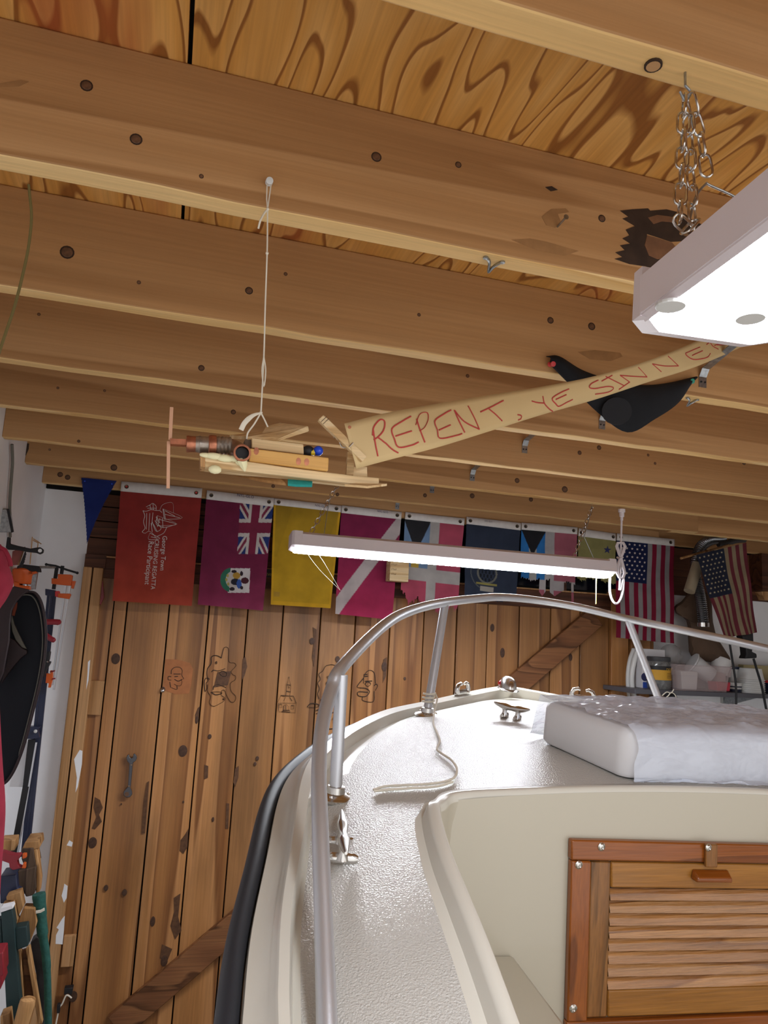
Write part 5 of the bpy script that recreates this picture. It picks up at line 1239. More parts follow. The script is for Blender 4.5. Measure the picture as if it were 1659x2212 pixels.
# dark steel bar clamp
dc = empty('bar_clamp', PY(q1(1000, 700), YT + .03), 'black steel bar clamp with blue sliding body behind the orange jaws', 'clamp', G)
b = MB(); b.bar(PY(q1(1045, 560), YT + .03), PY(q1(985, 960), YT + .03), .012, .018, up=(0, 1, 0)); b.build('clamp_head', M['black'], dc)
for x0, x1 in ((900, 48), (960, 56), (1015, 63)):
    b = MB(); b.bar(PY(q1(x0, 1000), YT + .04), PY((x1, 1850 - (x1 - 48) * 2), YT + .04), .010, .012, up=(0, 1, 0)); b.build('bar', M['navy'], dc)
slabp('clamp_jaw', [q1(*p) for p in [(830, 950), (1000, 975), (1030, 990), (1010, 1090), (830, 1070)]], YT + .01, .03, M['navy'], dc, .002)
slabp('jaw_pad', [q1(*p) for p in [(1010, 995), (1090, 990), (1100, 1030), (1060, 1110), (1010, 1090)]], YT + .002, .02, M['redpin'], dc, .002)
slabp('sliding_body', [q2(*p) for p in [(385, 1250), (630, 1258), (625, 1280), (600, 1300), (625, 1430), (510, 1455), (375, 1440), (410, 1390), (370, 1360)]], YT - .01, .04, M['navy'], dc, .002)
slabp('bar', [q2(*p) for p in [(445, 1460), (560, 1460), (470, 2212), (360, 2212)]] + [(44, 1760), (30, 1850), (12, 1850), (30, 1760)][0:0], YT + .012, .012, M['black'], dc)
b = MB(); b.bar(PY(q2(415, 2200), YT + .015), PY((28, 1850), YT + .015), .022, .01, up=(0, 1, 0)); b.build('bar', M['black'], dc)
b = MB(); b.bar(PY(q2(580, 1500), YT + .016), PY((38, 1845), YT + .016), .006, .01, up=(0, 1, 0)); b.build('bar', M['alu'], dc)
b = MB(); b.tube([PY(q2(335, 1405), YT - .014), PY(q2(410, 1382), YT - .014)], .006, 8); b.ball(PY(q2(565, 1325), YT - .015), .007, 8); b.build('thumb_screw', M['pale'], dc, smooth=True)
# black quick grip with trigger
qg = empty('quick_clamp', PY(q2(720, 250), YT - .02), 'black one-handed clamp beside the leather sheath', 'clamp', G)
slabp('clamp_grip', [q2(*p) for p in [(700, 90), (770, 50), (800, 60), (780, 190), (740, 225), (800, 210), (802, 235), (740, 340), (690, 470), (610, 450), (650, 300), (680, 180)]], YT - .03, .03, M['black'], qg, .002)
b = MB(); b.ball(PY(q2(693, 175), YT - .032), .005, 8); b.ball(PY(q2(760, 215), YT - .032), .004, 8); b.ball(PY(q2(545, 695), YT - .032), .005, 8); b.build('rivet', M['steel'], qg, smooth=True)
# red handled tool
rh = empty('pliers', PY(q1(900, 1600), YT - .03), 'pliers with dark red grips poking out beside the leather sheath', 'pliers')
b = MB(); b.tube(cr([PY(q1(800, 1560), YT - .03), PY(q1(950, 1560), YT - .035), PY(q1(1060, 1565), YT - .035), PY(q1(1120, 1585), YT - .035)], 5), [.0115] * 13 + [.009, .007, .003], 12); b.build('grip', M['redplastic'], rh, smooth=True)
b = MB(); b.tube(cr([PY(q1(800, 1770), YT - .02), PY(q1(880, 1830), YT - .025), PY(q1(960, 1885), YT - .025), PY(q1(1025, 1895), YT - .025)], 5), [.010] * 13 + [.009, .006, .003], 12); b.build('grip', M['redplastic'], rh, smooth=True)
# orange pipe clamp
YO = 2.95
oc_ = empty('pipe_clamp', PY(q1(420, 690), YO), 'glossy orange pipe clamp head with black saddle above the leather sheath', 'clamp', G)
b = MB(); cpt = PY(q1(425, 690), YO + .03); b.lathe(cpt + [0, 0, -.034], (0, 0, 1), [(.030, 0), (.034, .006), (.034, .03), (.036, .034), (.037, .05), (.030, .056)], 24); b.build('clamp_collar', M['orange'], oc_, smooth=True)
slabp('clamp_saddle', [q1(*p) for p in [(320, 530), (420, 500), (720, 535), (735, 640), (590, 630), (300, 590)]], YO, .04, M['black'], oc_, .002)
slabp('clamp_lever', [q1(*p) for p in [(590, 640), (660, 628), (690, 660), (590, 690)]], YO - .005, .012, M['orange'], oc_, .001)
b = MB(); b.tube([PY(q1(450, 760), YO + .03), PY(q1(440, 930), YO + .03)], .012, 12); b.build('pipe', M['zinc'], oc_, smooth=True)
slabp('clamp_jaw', [q1(*p) for p in [(250, 815), (340, 830), (350, 885), (550, 900), (545, 970), (250, 940)]], YO - .004, .04, M['orange'], oc_, .003)
b = MB(); b.tube([PY(q1(720, 555), YO + .02), PY(q1(1000, 560), YO + .06)], .0045, 8); b.build('clamp_screw', M['zinc'], oc_, smooth=True)
slabp('clamp_plate', [q1(*p) for p in [(590, 690), (690, 640), (640, 960), (560, 960)]], YO + .02, .02, M['zinc'], oc_)
# black lever with an eye (clamp handle) and hand saw
YH = 2.85
ev = empty('pipe_wrench', PY(q1(500, 200), YH), 'black iron lever with a round eye at its end on the left wall', 'lever')
slabp('lever_arm', [q1(*p) for p in [(85, 0), (190, 0), (185, 120), (330, 160), (560, 210), (680, 190), (740, 185), (800, 230), (790, 290), (730, 318), (660, 290), (480, 270), (350, 240), (140, 230), (85, 170)]], YH, .016, M['black'], ev, .003)
b = MB(); e_ = PY(q1(735, 250), YH - .001); b.lathe(e_, (0, 1, 0), [(.0065, 0), (.0065, .001)], 14); b.build('eye', M['wall'], ev)
hs = empty('hand_saw', PY(q1(330, 360), YH + .02), 'small toothed saw with reddish blade guard under the black lever', 'saw')
slabp('blade_guard', [q1(*p) for p in [(230, 260), (460, 180), (340, 510), (200, 520)]], YH + .02, .004, plain('faded_red_steel', '#8c4a42', .5, noise=.2, nscale=30), hs)
slabp('blade_edge', [q1(*p) for p in [(450, 180), (465, 180), (350, 520), (320, 520)]], YH + .016, .004, M['scrap'], hs)
slabp('toothed_bar', [q1(*p) for p in [(462, 250), (475, 290)] + [(475 - i * 5 + (8 if i % 2 else 0), 300 + i * 22) for i in range(9)] + [(400, 560), (340, 560)]], YH + .01, .008, M['black'], hs)
# wire hook rack
b = MB(); yk = 3.3
for L_ in ([(595, 0), (550, 500)], [(610, 30), (690, 80), (760, 130)], [(605, 60), (700, 110), (690, 200)]): b.tube([PY(q1(*p), yk) for p in L_], .002, 6)
b.build('wire_rack', M['scrap'], None, label='thin wire rack on the white wall above the clamps', cat='wire rack')
# leather sheath: rolled hide, open towards the viewer
YS = 2.6
M['leather'] = plain('dark_brown_leather', '#2f2022', .6, noise=.2, nscale=20); M['leather_in'] = plain('black_leather_lining', '#0f131d', .75); M['leather_gr'] = plain('grey_leather_edge', '#6f6c62', .7)
sh = empty('leather_sheath', PY((45, 1480), YS), 'large rolled black leather hide with brown edge hanging at the left', 'leather hide')
rim = [(-14, 1420), (-6, 1370), (12, 1330), (24, 1300), (42, 1284), (60, 1278), (76, 1280), (88, 1296), (96, 1325), (100, 1365), (99, 1400), (94, 1440), (84, 1490), (70, 1545), (54, 1605), (38, 1650), (22, 1680), (8, 1694), (-6, 1696)]
rimc = cr([(x, y, 0) for x, y in rim], 4)
b = MB(); nS = len(rimc); P = []
for j, (dy, sc) in enumerate(((0, 1.0), (.05, .985), (.12, .96))):
    for p in rimc: P.append(PY((p[0] * sc + 1, 1480 + (p[1] - 1480) * sc), YS + dy * .6))
b.grid(P, nS, 3); b.build('outer_hide', M['leather'], sh, smooth=True, solid=.004)
slabp('inner_hide', [(p[0] - 3, p[1]) for p in rimc] + [(-30, 1690), (-30, 1420)], YS + .05, .006, M['leather_in'], sh)
b = MB(); b.tube([PY((p[0] - 2, p[1]), YS - .001) for p in rimc], .0032, 6); b.build('edge_binding', M['leather'], sh, smooth=True)
b = MB(); b.tube([PY((p[0] - 8 if p[1] < 1620 else p[0] - 5, p[1] + 7), YS + .012) for p in rimc[8:60]], .002, 6); b.build('stitched_edge', M['leather_gr'], sh, smooth=True)
slabp('rolled_flap', [q1(*p) for p in [(190, 1500), (220, 1440), (260, 1600), (330, 1750), (430, 1950), (490, 2060), (400, 2030), (290, 1900), (220, 1740)]], YS + .03, .012, M['leather_gr'], sh, .002)
slabp('rolled_flap', [q1(*p) for p in [(160, 1830), (270, 1900), (400, 2040), (495, 2080), (500, 2140), (380, 2230), (230, 2400), (100, 2580), (20, 2700), (120, 2300)]], YS + .025, .014, M['leather'], sh, .002)
slabp('hide_front', [q1(*p) for p in [(-120, 1330), (150, 1000), (250, 900), (540, 965), (420, 1060), (300, 1180), (210, 1350), (180, 1600), (170, 1900), (60, 2500), (-120, 2900)]], YS - .02, .015, M['leather'], sh, .003)
slabp('orange_tag', [q1(*p) for p in [(235, 1330), (300, 1210), (320, 1200), (310, 1300), (265, 1450), (220, 1440)]], YS + .045, .004, plain('dark_orange_tag', '#8a3a1c', .5), sh)
# red jacket
YJ = 2.35
M['redcloth'] = plain('red_fleece', '#9c2a3e', .95, noise=.18, nscale=18, bump=.1, bscale=40)
jk = empty('jacket', PY((0, 1250), YJ), 'crimson fleece jacket hanging at the left edge', 'jacket')
b = MB(); P = []
prof_ = [(1176, 2), (1190, 10), (1215, 17), (1245, 27), (1262, 29), (1280, 22), (1298, 12), (1312, 2), (1330, -8)]
pc = cr([(x, y, 0) for y, x in prof_], 4)
for j in range(14):
    a = math.pi * j / 13
    for p in pc:
        w_ = p[0] + 60; c_ = PY((-60 + w_ * (.5 - .5 * math.cos(a)) , p[1]), YJ); P.append(c_ - np.array([0, .07 * math.sin(a) * (1 + .12 * math.sin(p[1] * .11 + j)), 0]))
b.grid(P, len(pc), 14); b.build('sleeve', M['redcloth'], jk, smooth=True)
b = MB(); P = []
prof2 = [(1420, -4), (1560, 1), (1650, 6), (1740, 12), (1820, 8), (1900, 2), (2010, -3)]
pc = cr([(x, y, 0) for y, x in prof2], 5)
for j in range(12):
    a = math.pi * j / 11
    for p in pc:
        w_ = p[0] + 70; c_ = PY((-70 + w_ * (.5 - .5 * math.cos(a)), p[1]), YJ - .1); P.append(c_ - np.array([0, .06 * math.sin(a), 0]))
b.grid(P, len(pc), 12); b.build('body', M['redcloth'], jk, smooth=True)
b = MB(); b.tube([PY(q1(*p), YJ - .05) for p in [(0, 190), (90, 240), (150, 350), (185, 450), (195, 540)]], .006, 8); b.build('seam', M['redcloth'], jk, smooth=True)
# grey switch box with conduit
bx = empty('switch_box', PY((12, 1125), 2.75), 'grey steel box on the left wall with a brown cable rising from it', 'electrical box')
b = MB(); b.hexa([PY(p, Y) for p, Y in [((-30, 1150), 2.72), ((27, 1150), 2.72), ((30, 1150), 2.84), ((-30, 1150), 2.84), ((-30, 1099), 2.72), ((18, 1099), 2.72), ((24, 1099), 2.84), ((-30, 1099), 2.84)]]); b.build('box_body', M['zinc'], bx, bevel=.003)
slabp('box_lip', [(14, 1100), (19, 1099), (29, 1148), (24, 1150)], 2.71, .01, M['black'], bx)
b = MB(); b.tube(cr([atX(26, 960, XL + .01), atX(27, 1000, XL + .01), atX(24, 1040, XL + .01), atX(21, 1090, XL + .01), atX(22, 1160, XL + .01)], 4), .005, 8); b.build('cable', M['leather_gr'], bx, smooth=True)
# ---- lower left pile
YL = 3.0
sc_ = empty('quick_clamp', PY(q3(130, 300), YL), 'small red spring clamp with orange tips on the lumber pile', 'clamp')
slabp('clamp_body', [q3(*p) for p in [(20, 210), (170, 250), (230, 245), (250, 260), (200, 320), (210, 380), (260, 400), (150, 430), (110, 400), (105, 350), (20, 320)]], YL - .02, .03, M['redplastic'], sc_, .002)
for pts in ([(260, 240), (305, 240), (305, 285), (260, 300)], [(270, 345), (298, 350), (295, 410), (248, 408)]): slabp('clamp_tip', [q3(*p) for p in pts], YL - .024, .02, M['orange'], sc_, .002)
slabp('lumber', [q3(*p) for p in [(290, 105), (445, 92), (455, 180), (385, 190), (385, 175), (260, 175)]], YL + .05, .12, M['scrap'], None, .002, label='reddish topped board end highest on the lumber pile by the jamb', cat='lumber')
slabp('lumber', [q3(*p) for p in [(250, 180), (385, 170), (400, 290), (420, 400), (290, 410), (250, 300)]], YL + .045, .12, M['scrap_dark'], None, .002, label='dark weathered board under the reddish board end', cat='lumber')
slabp('lumber', [q3(*p) for p in [(385, 190), (430, 180), (470, 540), (455, 690), (415, 700), (420, 400)]], YL + .05, .05, M['scrap'], None, .003, label='upright paint flecked offcut beside the white wall', cat='lumber')
slabp('lumber', [q3(*p) for p in [(205, 445), (420, 385), (410, 480), (415, 640), (390, 720), (300, 740), (260, 640), (210, 630)]], YL + .03, .06, M['scrap_dark'], None, .003, label='dark splintered board standing behind the green sleeve', cat='lumber')
slabp('storage_tin', [q3(*p) for p in [(0, 500), (190, 480), (205, 640), (240, 650), (240, 800), (0, 820)]], YL + .0, .1, M['navy'], None, .004, label='dark blue tin half hidden in the lumber pile', cat='tin')
slabp('lumber', [q3(*p) for p in [(0, 90), (175, 80), (170, 200), (20, 215), (0, 200)]], YL + .1, .08, M['scrap'], None, .002, label='pale board lying behind the black clamp bar', cat='lumber')
slabp('lumber', [q3(*p) for p in [(70, 735), (235, 680), (270, 860), (215, 960), (180, 780), (75, 780)]], YL - .06, .05, M['scrap'], None, .002, label='light pine offcut above the dark green stand', cat='lumber')
slabp('lumber', [q3(*p) for p in [(25, 830), (170, 780), (205, 1010), (180, 1080), (140, 860), (20, 870)]], YL - .07, .04, M['scrap'], None, .002, label='pine stick just behind the green stand top', cat='lumber')
slabp('lumber', [q3(*p) for p in [(180, 1080), (270, 865), (405, 870), (430, 1030), (410, 1100), (345, 1270), (320, 1080)]], YL - .05, .05, M['scrap'], None, .003, label='thick pine block jutting out right of the green stand', cat='lumber')
M['greenpaint'] = plain('dark_green_paint', '#23393a', .55, noise=.15, nscale=15)
gs = empty('saw_stand', PY(q3(110, 1500), YL - .12), 'dark green painted wooden stand at the lower left', 'stand')
slabp('post', [q3(*p) for p in [(10, 915), (140, 880), (165, 1010), (180, 1300), (240, 2000), (250, 2400), (90, 2400), (45, 1500)]], YL - .12, .04, M['greenpaint'], gs, .002)
slabp('cross_block', [q3(*p) for p in [(170, 1100), (310, 1075), (325, 1310), (190, 1360)]], YL - .11, .05, M['greenpaint'], gs, .003)
slabp('post', [q3(*p) for p in [(-60, 1010), (15, 1000), (30, 1350), (-60, 1380)]], YL - .11, .04, M['greenpaint'], gs, .002)
slabp('white_cap', [q3(*p) for p in [(10, 870), (140, 840), (150, 870), (10, 918)]], YL - .122, .042, M['wall'], gs)
for i, pts in enumerate(([(195, 1380), (240, 1360), (275, 1900), (235, 1960)], [(295, 1340), (340, 1320), (490, 2212), (440, 2212)])):
    slabp('stand_leg', [q3(*p) for p in pts], YL - .06, .03, M['scrap'], gs, .002)
slabp('stand_panel', [q3(*p) for p in [(240, 1360), (300, 1340), (400, 1900), (275, 1900)]], YL - .03, .01, M['diag'], gs)
slabp('stone_slab', [q3(*p) for p in [(350, 1270), (420, 1220), (470, 1230), (520, 1500), (530, 1750), (510, 2300), (460, 2300), (420, 1650), (370, 1400)]], YL + .0, .06, plain('dark_grey_stone', '#3f3a3a', .8, noise=.3, nscale=20), None, .004, label='dark grey slab between the green stand and green sleeve', cat='slab')
M['greenfab'] = plain('green_fabric', '#2c5b52', .95, noise=.25, nscale=60, bump=.2, bscale=150)
gsl = empty('rolled_net', PY(q3(470, 1000), YL - .02), 'rolled green fabric sleeve tied with white twine beside the jamb', 'fabric roll')
b = MB(); b.tube(cr([PY(q3(*p), YL - .02) for p in [(450, 700), (460, 800), (470, 920), (482, 1040), (500, 1200), (530, 1400), (548, 1650), (555, 1900), (560, 2250)]], 5), [.021, .022, .022, .0215, .021, .0205] + [.020] * 6 + [.018] * 8 + [.014] * 9 + [.012] * 12, 14); b.build('fabric_tube', M['greenfab'], gsl, smooth=True)
b = MB()
for dz in (0, 10, 20): b.tube([PY(q3(*p), YL - .047) for p in [(415, 905 + dz), (470, 895 + dz), (515, 870 + dz)]], .0022, 6)
b.build('twine', M['string'], gsl)
b = MB(); b.tube(cr([PY(q3(*p), YL - .2) for p in [(330, 1900), (310, 2000), (270, 2150), (230, 2300)]], 5), [.012, .022, .024, .024, .025, .025, .025, .025, .025, .025, .025, .025, .025, .025, .025, .025][:16], 14); b.build('tool_handle', M['scrap'], None, smooth=True, label='rounded wooden tool handle at the bottom left', cat='tool handle')
slabp('lumber', [q3(*p) for p in [(0, 2120), (110, 2080), (130, 2300), (0, 2300)]], YL - .2, .05, M['scrap'], None, .003, label='short board end in the bottom left corner', cat='lumber')
slabp('paint_can', [q3(*p) for p in [(-80, 1390), (35, 1380), (45, 1640), (20, 1660), (35, 1740), (0, 1820), (-80, 1840)]], YL - .26, .08, M['redplastic'], None, .006, label='dark red can left of the green stand', cat='can')
# wall behind the pile: pale sheet leaning
slabp('leaning_sheet', [q2(*p) for p in [(260, 1600), (430, 1480), (380, 2212), (150, 2212)]] , YT + .06, .006, M['wall'], None, label='pale panel leaning behind the dark clamp bar', cat='panel')
# combination wrench and small things on the door
def q4(x, y): return 180 + x * .22606, 1300 + y * .22606
wr = empty('wrench', PY(q4(450, 1650), YD), 'grey steel combination wrench hanging on the plank door', 'wrench')
slabp('wrench_body', [q4(*p) for p in [(410, 1490), (420, 1465), (437, 1460), (440, 1485), (455, 1495), (472, 1490), (480, 1455), (488, 1450), (508, 1470), (512, 1495), (500, 1520), (475, 1538), (455, 1750), (450, 1780), (465, 1810), (468, 1840), (445, 1868), (410, 1870), (385, 1850), (385, 1815), (405, 1790), (425, 1770), (440, 1545), (420, 1525)]], YD - .018, .008, plain('dull_steel', '#5d5c60', .4, metal=.9), wr, .0015)
b = MB(); b.ball(PY(q4(460, 1558), YD - .019), .004, 8); b.ball(PY(q4(436, 1762), YD - .019), .004, 8); b.build('nail_head', M['steel'], wr, smooth=True)
ph_ = PY(q4(415, 1838), YD - .019); b = MB(); b.lathe(ph_, (0, 1, 0), [(.009, 0), (.009, .0005)], 12); b.build('ring_hole', M['knot'], wr)
b = MB(); b.tube([PY(q4(458, 1555), YD), PY(q4(458, 1555), YD - .02)], .002, 6); b.tube([PY(q4(436, 1762), YD), PY(q4(436, 1762), YD - .02)], .002, 6); b.build('nail', M['steel'], wr)
b = MB(); b.ball(PY(q4(757, 848), YD - .004), .010, 12); b.build('screw_eye', M['steel'], None, smooth=True, label='shiny round knob at the edge of a door plank', cat='knob')
# cord and hook at the lower jamb
b = MB(); b.tube(cr([PY(q3(*p), YD - .06) for p in [(830, 1910), (790, 1880), (760, 1890), (720, 1980), (690, 2020), (660, 2150), (640, 2260)]], 4), .003, 6); b.build('cord', M['string'], None, smooth=True, label='thin cord looped from a hook low on the door jamb', cat='cord')
slabp('latch', [q3(*p) for p in [(745, 1800), (850, 1790), (830, 1880), (790, 1860), (740, 1880)]], YD - .05, .03, M['black'], None, .002, label='black iron latch low on the door jamb', cat='latch')
slabp('cord_lock', [q3(*p) for p in [(660, 1990), (700, 1985), (690, 2090), (655, 2090)]], YD - .07, .02, M['black'], None, .002, label='small dark toggle on the cord by the jamb', cat='toggle')
slabp('ribbon', [(214, 1253), (222, 1255), (225, 1290), (218, 1306), (212, 1306)], YD - .03, .01, M['redplastic'], None, .001, label='small dark red rag beside the left door jamb', cat='rag')
# ---- ink drawings on the door planks
def q5(x, y): return 430 + x * .28330, 1340 + y * .28330
def draw(label, lines, f, r=.0011, sm=True):
    r *= 1.35
    b = MB()
    for L_ in lines:
        pts = cr([(x, y, 0) for x, y in L_], 4) if (sm and len(L_) > 2) else [np.array((x, y, 0.0)) for x, y in L_]
        b.tube([PY(f(p[0], p[1]), YD - .0034) for p in pts], r, 4, flat=.5)
    return b.build('ink_drawing', M['ink'], door, label=label)
draw('ink drawing of a small church', [[(605, 690), (605, 630), (625, 630), (740, 632), (735, 705), (605, 695)], [(600, 625), (625, 572), (655, 580)], [(625, 572), (720, 578), (742, 630)], [(662, 580), (665, 545), (670, 490), (686, 440), (700, 495), (698, 545), (690, 575)], [(670, 490), (700, 495)], [(665, 540), (698, 545)], [(686, 430), (686, 445)], [(645, 690), (645, 655), (662, 638), (682, 655), (682, 690)], [(612, 640), (632, 640), (632, 665), (612, 665), (612, 640)], [(703, 648), (724, 648), (724, 675), (703, 675), (703, 648)], [(630, 695), (695, 700), (690, 685), (640, 685)], [(660, 585), (645, 615)], [(690, 585), (710, 615)], [(663, 690), (663, 645)], [(680, 505), (690, 512), (680, 520)]], q5, .0009, False)
draw('ink drawing of a scowling blob face', [[(170, 290), (185, 225), (200, 205), (225, 220), (228, 315), (270, 325), (280, 350), (245, 390), (260, 415), (278, 425), (275, 455), (240, 480), (245, 540), (280, 580), (270, 620), (240, 620), (210, 570), (195, 535), (175, 535), (170, 570), (195, 590), (190, 615), (150, 640), (110, 655), (80, 630), (88, 580), (65, 540), (68, 490)], [(170, 285), (130, 268), (95, 280), (92, 330), (65, 370), (62, 430), (80, 450)], [(95, 395), (110, 380), (150, 385), (200, 368)], [(155, 400), (180, 388), (208, 400), (205, 425), (175, 425), (155, 405)], [(108, 530), (115, 500), (150, 492), (205, 512)], [(92, 548), (130, 568), (175, 555), (150, 545), (95, 548)], [(45, 540), (40, 470), (55, 440), (70, 460), (55, 480), (60, 520), (45, 545)], [(125, 320), (135, 315), (135, 330), (125, 330), (125, 320)], [(180, 600), (188, 598), (186, 608), (180, 600)]], q5, .0013)
def q6(x, y): return 180 + x * .22606, 1300 + y * .22606
draw('ink drawing of a bald profile', [[(840, 690), (845, 650), (880, 625), (925, 630), (945, 660), (940, 700), (958, 735), (935, 742), (942, 765), (930, 800), (895, 800), (868, 785)], [(862, 690), (930, 690)], [(870, 715), (905, 712)], [(870, 740), (905, 758), (940, 745)], [(840, 715), (812, 715), (812, 745), (840, 748)], [(826, 765), (835, 820)], [(895, 800), (893, 838), (840, 820)]], q6, .0012)
draw('ink drawing of a long nosed profile', [[(1255, 480), (1260, 420), (1295, 382), (1335, 400), (1345, 480)], [(1255, 440), (1205, 505), (1240, 515)], [(1225, 515), (1275, 520), (1300, 545), (1270, 580), (1215, 575), (1215, 545), (1290, 548)], [(1265, 465), (1320, 462)], [(1265, 485), (1285, 468), (1310, 485), (1285, 505), (1265, 485)], [(1335, 500), (1350, 485), (1362, 500), (1345, 535)], [(1335, 540), (1328, 620), (1250, 612), (1245, 585)], [(1255, 415), (1285, 410)], [(1255, 428), (1288, 425)]], q5, .0014)
draw('ink drawing with a wavy outline', [[(915, 600), (905, 560), (918, 520), (905, 480), (925, 450), (915, 410), (945, 385), (965, 350), (1010, 338), (1050, 350), (1062, 380)], [(985, 510), (968, 480), (990, 455), (975, 430), (1000, 420), (1005, 395), (1025, 400)], [(825, 660), (850, 635), (890, 635), (920, 650), (880, 665), (830, 662)], [(890, 690), (915, 680), (920, 705), (890, 712)], [(925, 610), (940, 600), (940, 640)], [(1000, 710), (1030, 700)], [(1015, 760), (1025, 740), (1020, 785)], [(980, 830), (1020, 825)]], q5, .0013)
# ================================================================== RIGHT WALL SHELF
def q8(x, y): return 1300 + x * .21705, 1080 + y * .21705
def q9(x, y): return 1340 + x * .19229, 1370 + y * .19229
YSH = 3.22                      # front edge of the shelf
zt = PY((1460, 1492), YSH)[2]
xs0 = PY(q9(165, 590), YSH)[0]
shelf = empty('wall_shelf', (2.8, YSH, zt), 'grey steel shelf on slotted brackets against the white wall', 'shelf')
b = MB(); b.box((xs0, YSH, zt - .022), (XR, YB - .002, zt)); b.build('shelf_board', plain('grey_steel_shelf', '#54545a', .45), shelf, bevel=.002)
for px in (1566, 1400):
    x = PY((px, 1540), 3.48)[0]
    b = MB(); b.box((x - .012, YB - .014, 1.2), (x + .012, YB, zt - .023)); b.build('slotted_upright', M['pale'], shelf)
    b = MB()
    for i in range(10): b.box((x - .003, YB - .0146, zt - .06 - i * .03), (x + .003, YB - .0138, zt - .045 - i * .03))
    b.build('upright_slots', M['black'], shelf)
    b = MB(); b.prism([(x - .004, YSH + .03, zt - .023), (x - .004, YB - .014, zt - .023), (x - .004, YB - .014, zt - .09)], (.008, 0, 0)); b.build('bracket', M['zinc'], shelf)
def S(px, Y=YSH + .06): return PY((px, 1490), Y)[0]
# wipes box
bxw = empty('soap_box', (S(1404), YSH + .1, zt), 'white detergent box with blue base at the left end of the shelf', 'box')
x0, x1 = PY(q9(250, 400), YSH + .1)[0], PY(q9(505, 400), YSH + .1)[0]; ztop = PY(q9(380, 168), YSH + .1)[2]
b = MB(); b.box((x0, YSH + .10, zt), (x1, YSH + .19, ztop)); b.build('box_body', plain('white_card', '#c4c2c4', .6), bxw, bevel=.003)
b = MB(); b.box((x0 + .001, YSH + .0985, zt + .002), (x0 + .09, YSH + .0995, zt + .03)); b.build('blue_band', plain('blue_print', '#24459c', .6), bxw)
text_on('lettering', 'HELPS', lambda x, y: PY((x, y), YSH + .0985), (1393, 1424), (1409, 1424), M['redpin'], bxw)
b = MB(); b.lathe(PY(q9(275, 480), YSH + .0985), (0, 1, 0), [(.02, 0), (.02, .0008)], 20); b.build('blue_swirl', M['starblue'], bxw)
# screw jar
jr = empty('screw_jar', (S(1431), YSH + .05, zt), 'clear jar of screws with black lid and yellow label', 'jar')
jx0, jx1 = PY(q9(355, 480), YSH + .05)[0], PY(q9(588, 480), YSH + .05)[0]; jc = (jx0 + jx1) / 2; jr_ = (jx1 - jx0) / 2; jz = PY(q9(470, 255), YSH + .05)[2]
hz = jz - zt
M['jarclear'] = plain('clear_plastic', '#9a9a98', .15, trans=.6, noise=.4, nscale=70)
b = MB(); b.lathe((jc, YSH + .08, zt), (0, 0, 1), [(jr_ * .88, 0), (jr_ * .98, .01), (jr_, .05), (jr_, hz * .72), (jr_ * .96, hz * .8), (jr_ * .92, hz * .86)], 24); b.build('jar_body', M['jarclear'], jr, smooth=True)
b = MB(); b.lathe((jc, YSH + .08, zt), (0, 0, 1), [(jr_ * .95, hz * .86), (jr_ * .97, hz * .88), (jr_ * .97, hz * .99), (jr_ * .9, hz)], 24); b.build('jar_lid', plain('dark_grey_lid', '#38383a', .5), jr, smooth=True)
b = MB(); b.lathe((jc, YSH + .08, zt), (0, 0, 1), [(jr_ * 1.012, hz * .29), (jr_ * 1.012, hz * .60)], 24, cap=False); lab = b.build('jar_label', plain('yellow_label', '#c0902a', .6), jr, smooth=True, label='yellow label')
b = MB(); b.lathe((jc, YSH + .08, zt), (0, 0, 1), [(jr_ * 1.013, hz * .60), (jr_ * 1.013, hz * .72)], 24, cap=False); b.build('jar_label', M['black'], jr, smooth=True, label='black label band')
def jarf(px, py):
    p = PY((px, py), YSH + .08); dx = max(-.98, min(.98, (p[0] - jc) / (jr_ * 1.03))); return np.array([p[0], YSH + .08 - jr_ * 1.03 * math.sqrt(1 - dx * dx), p[2] - .004])
text_on('lettering', 'DEWALT', jarf, q9(432, 398), q9(572, 400), plain('gold_print', '#c9a238', .5), jr, hscale=1.3)
b = MB()
for i in range(4): b.tube([jarf(*q9(440 + 8 * k_, 425 + 16 * i)) for k_ in range(12)], .0008, 4)
b.build('label_lines', M['ink'], jr)
# clear storage bin with contents
bn = empty('storage_bin', (S(1510), YSH + .05, zt), 'clear plastic storage bin full of small tubs on the shelf', 'storage bin')
M['binclear'] = plain('milky_clear_plastic', '#cbb9b8', .25, alpha=.24)
x0, x1 = PY(q9(640, 600), YSH + .01)[0], PY(q9(1195, 620), YSH + .01)[0]; X0, X1 = x0 - .02, PY(q9(1235, 380), YSH + .01)[0]; zr = PY(q9(900, 355), YSH + .01)[2]; zm = zt + (zr - zt) * .6
V = []
for z, a, c, y0, y1 in ((zt + .001, x0, x1, YSH + .015, YSH + .2), (zm, x0 - .01, x1 + .012, YSH + .008, YSH + .205), (zm, X0 + .004, X1 - .006, YSH + .003, YSH + .21), (zr, X0, X1, YSH - .002, YSH + .215)):
    V += [(a, y0, z), (c, y0, z), (c, y1, z), (a, y1, z)]
b = MB(); b.add(V, [(3, 2, 1, 0)] + [(i * 4 + k_, i * 4 + (k_ + 1) % 4, i * 4 + 4 + (k_ + 1) % 4, i * 4 + 4 + k_) for i in range(3) for k_ in range(4)]); b.build('bin_shell', M['binclear'], bn, solid=.0015)
b = MB(); b.tube([(X0, YSH - .003, zr), (X1, YSH - .003, zr), (X1, YSH + .216, zr), (X0, YSH + .216, zr)], .003, 6, closed=True); b.build('bin_rim', M['binclear'], bn)
pal = {'tub': '#dcdad8', 'pink': '#c0a09a', 'red': '#b02c3c', 'grey': '#c9c9c9'}
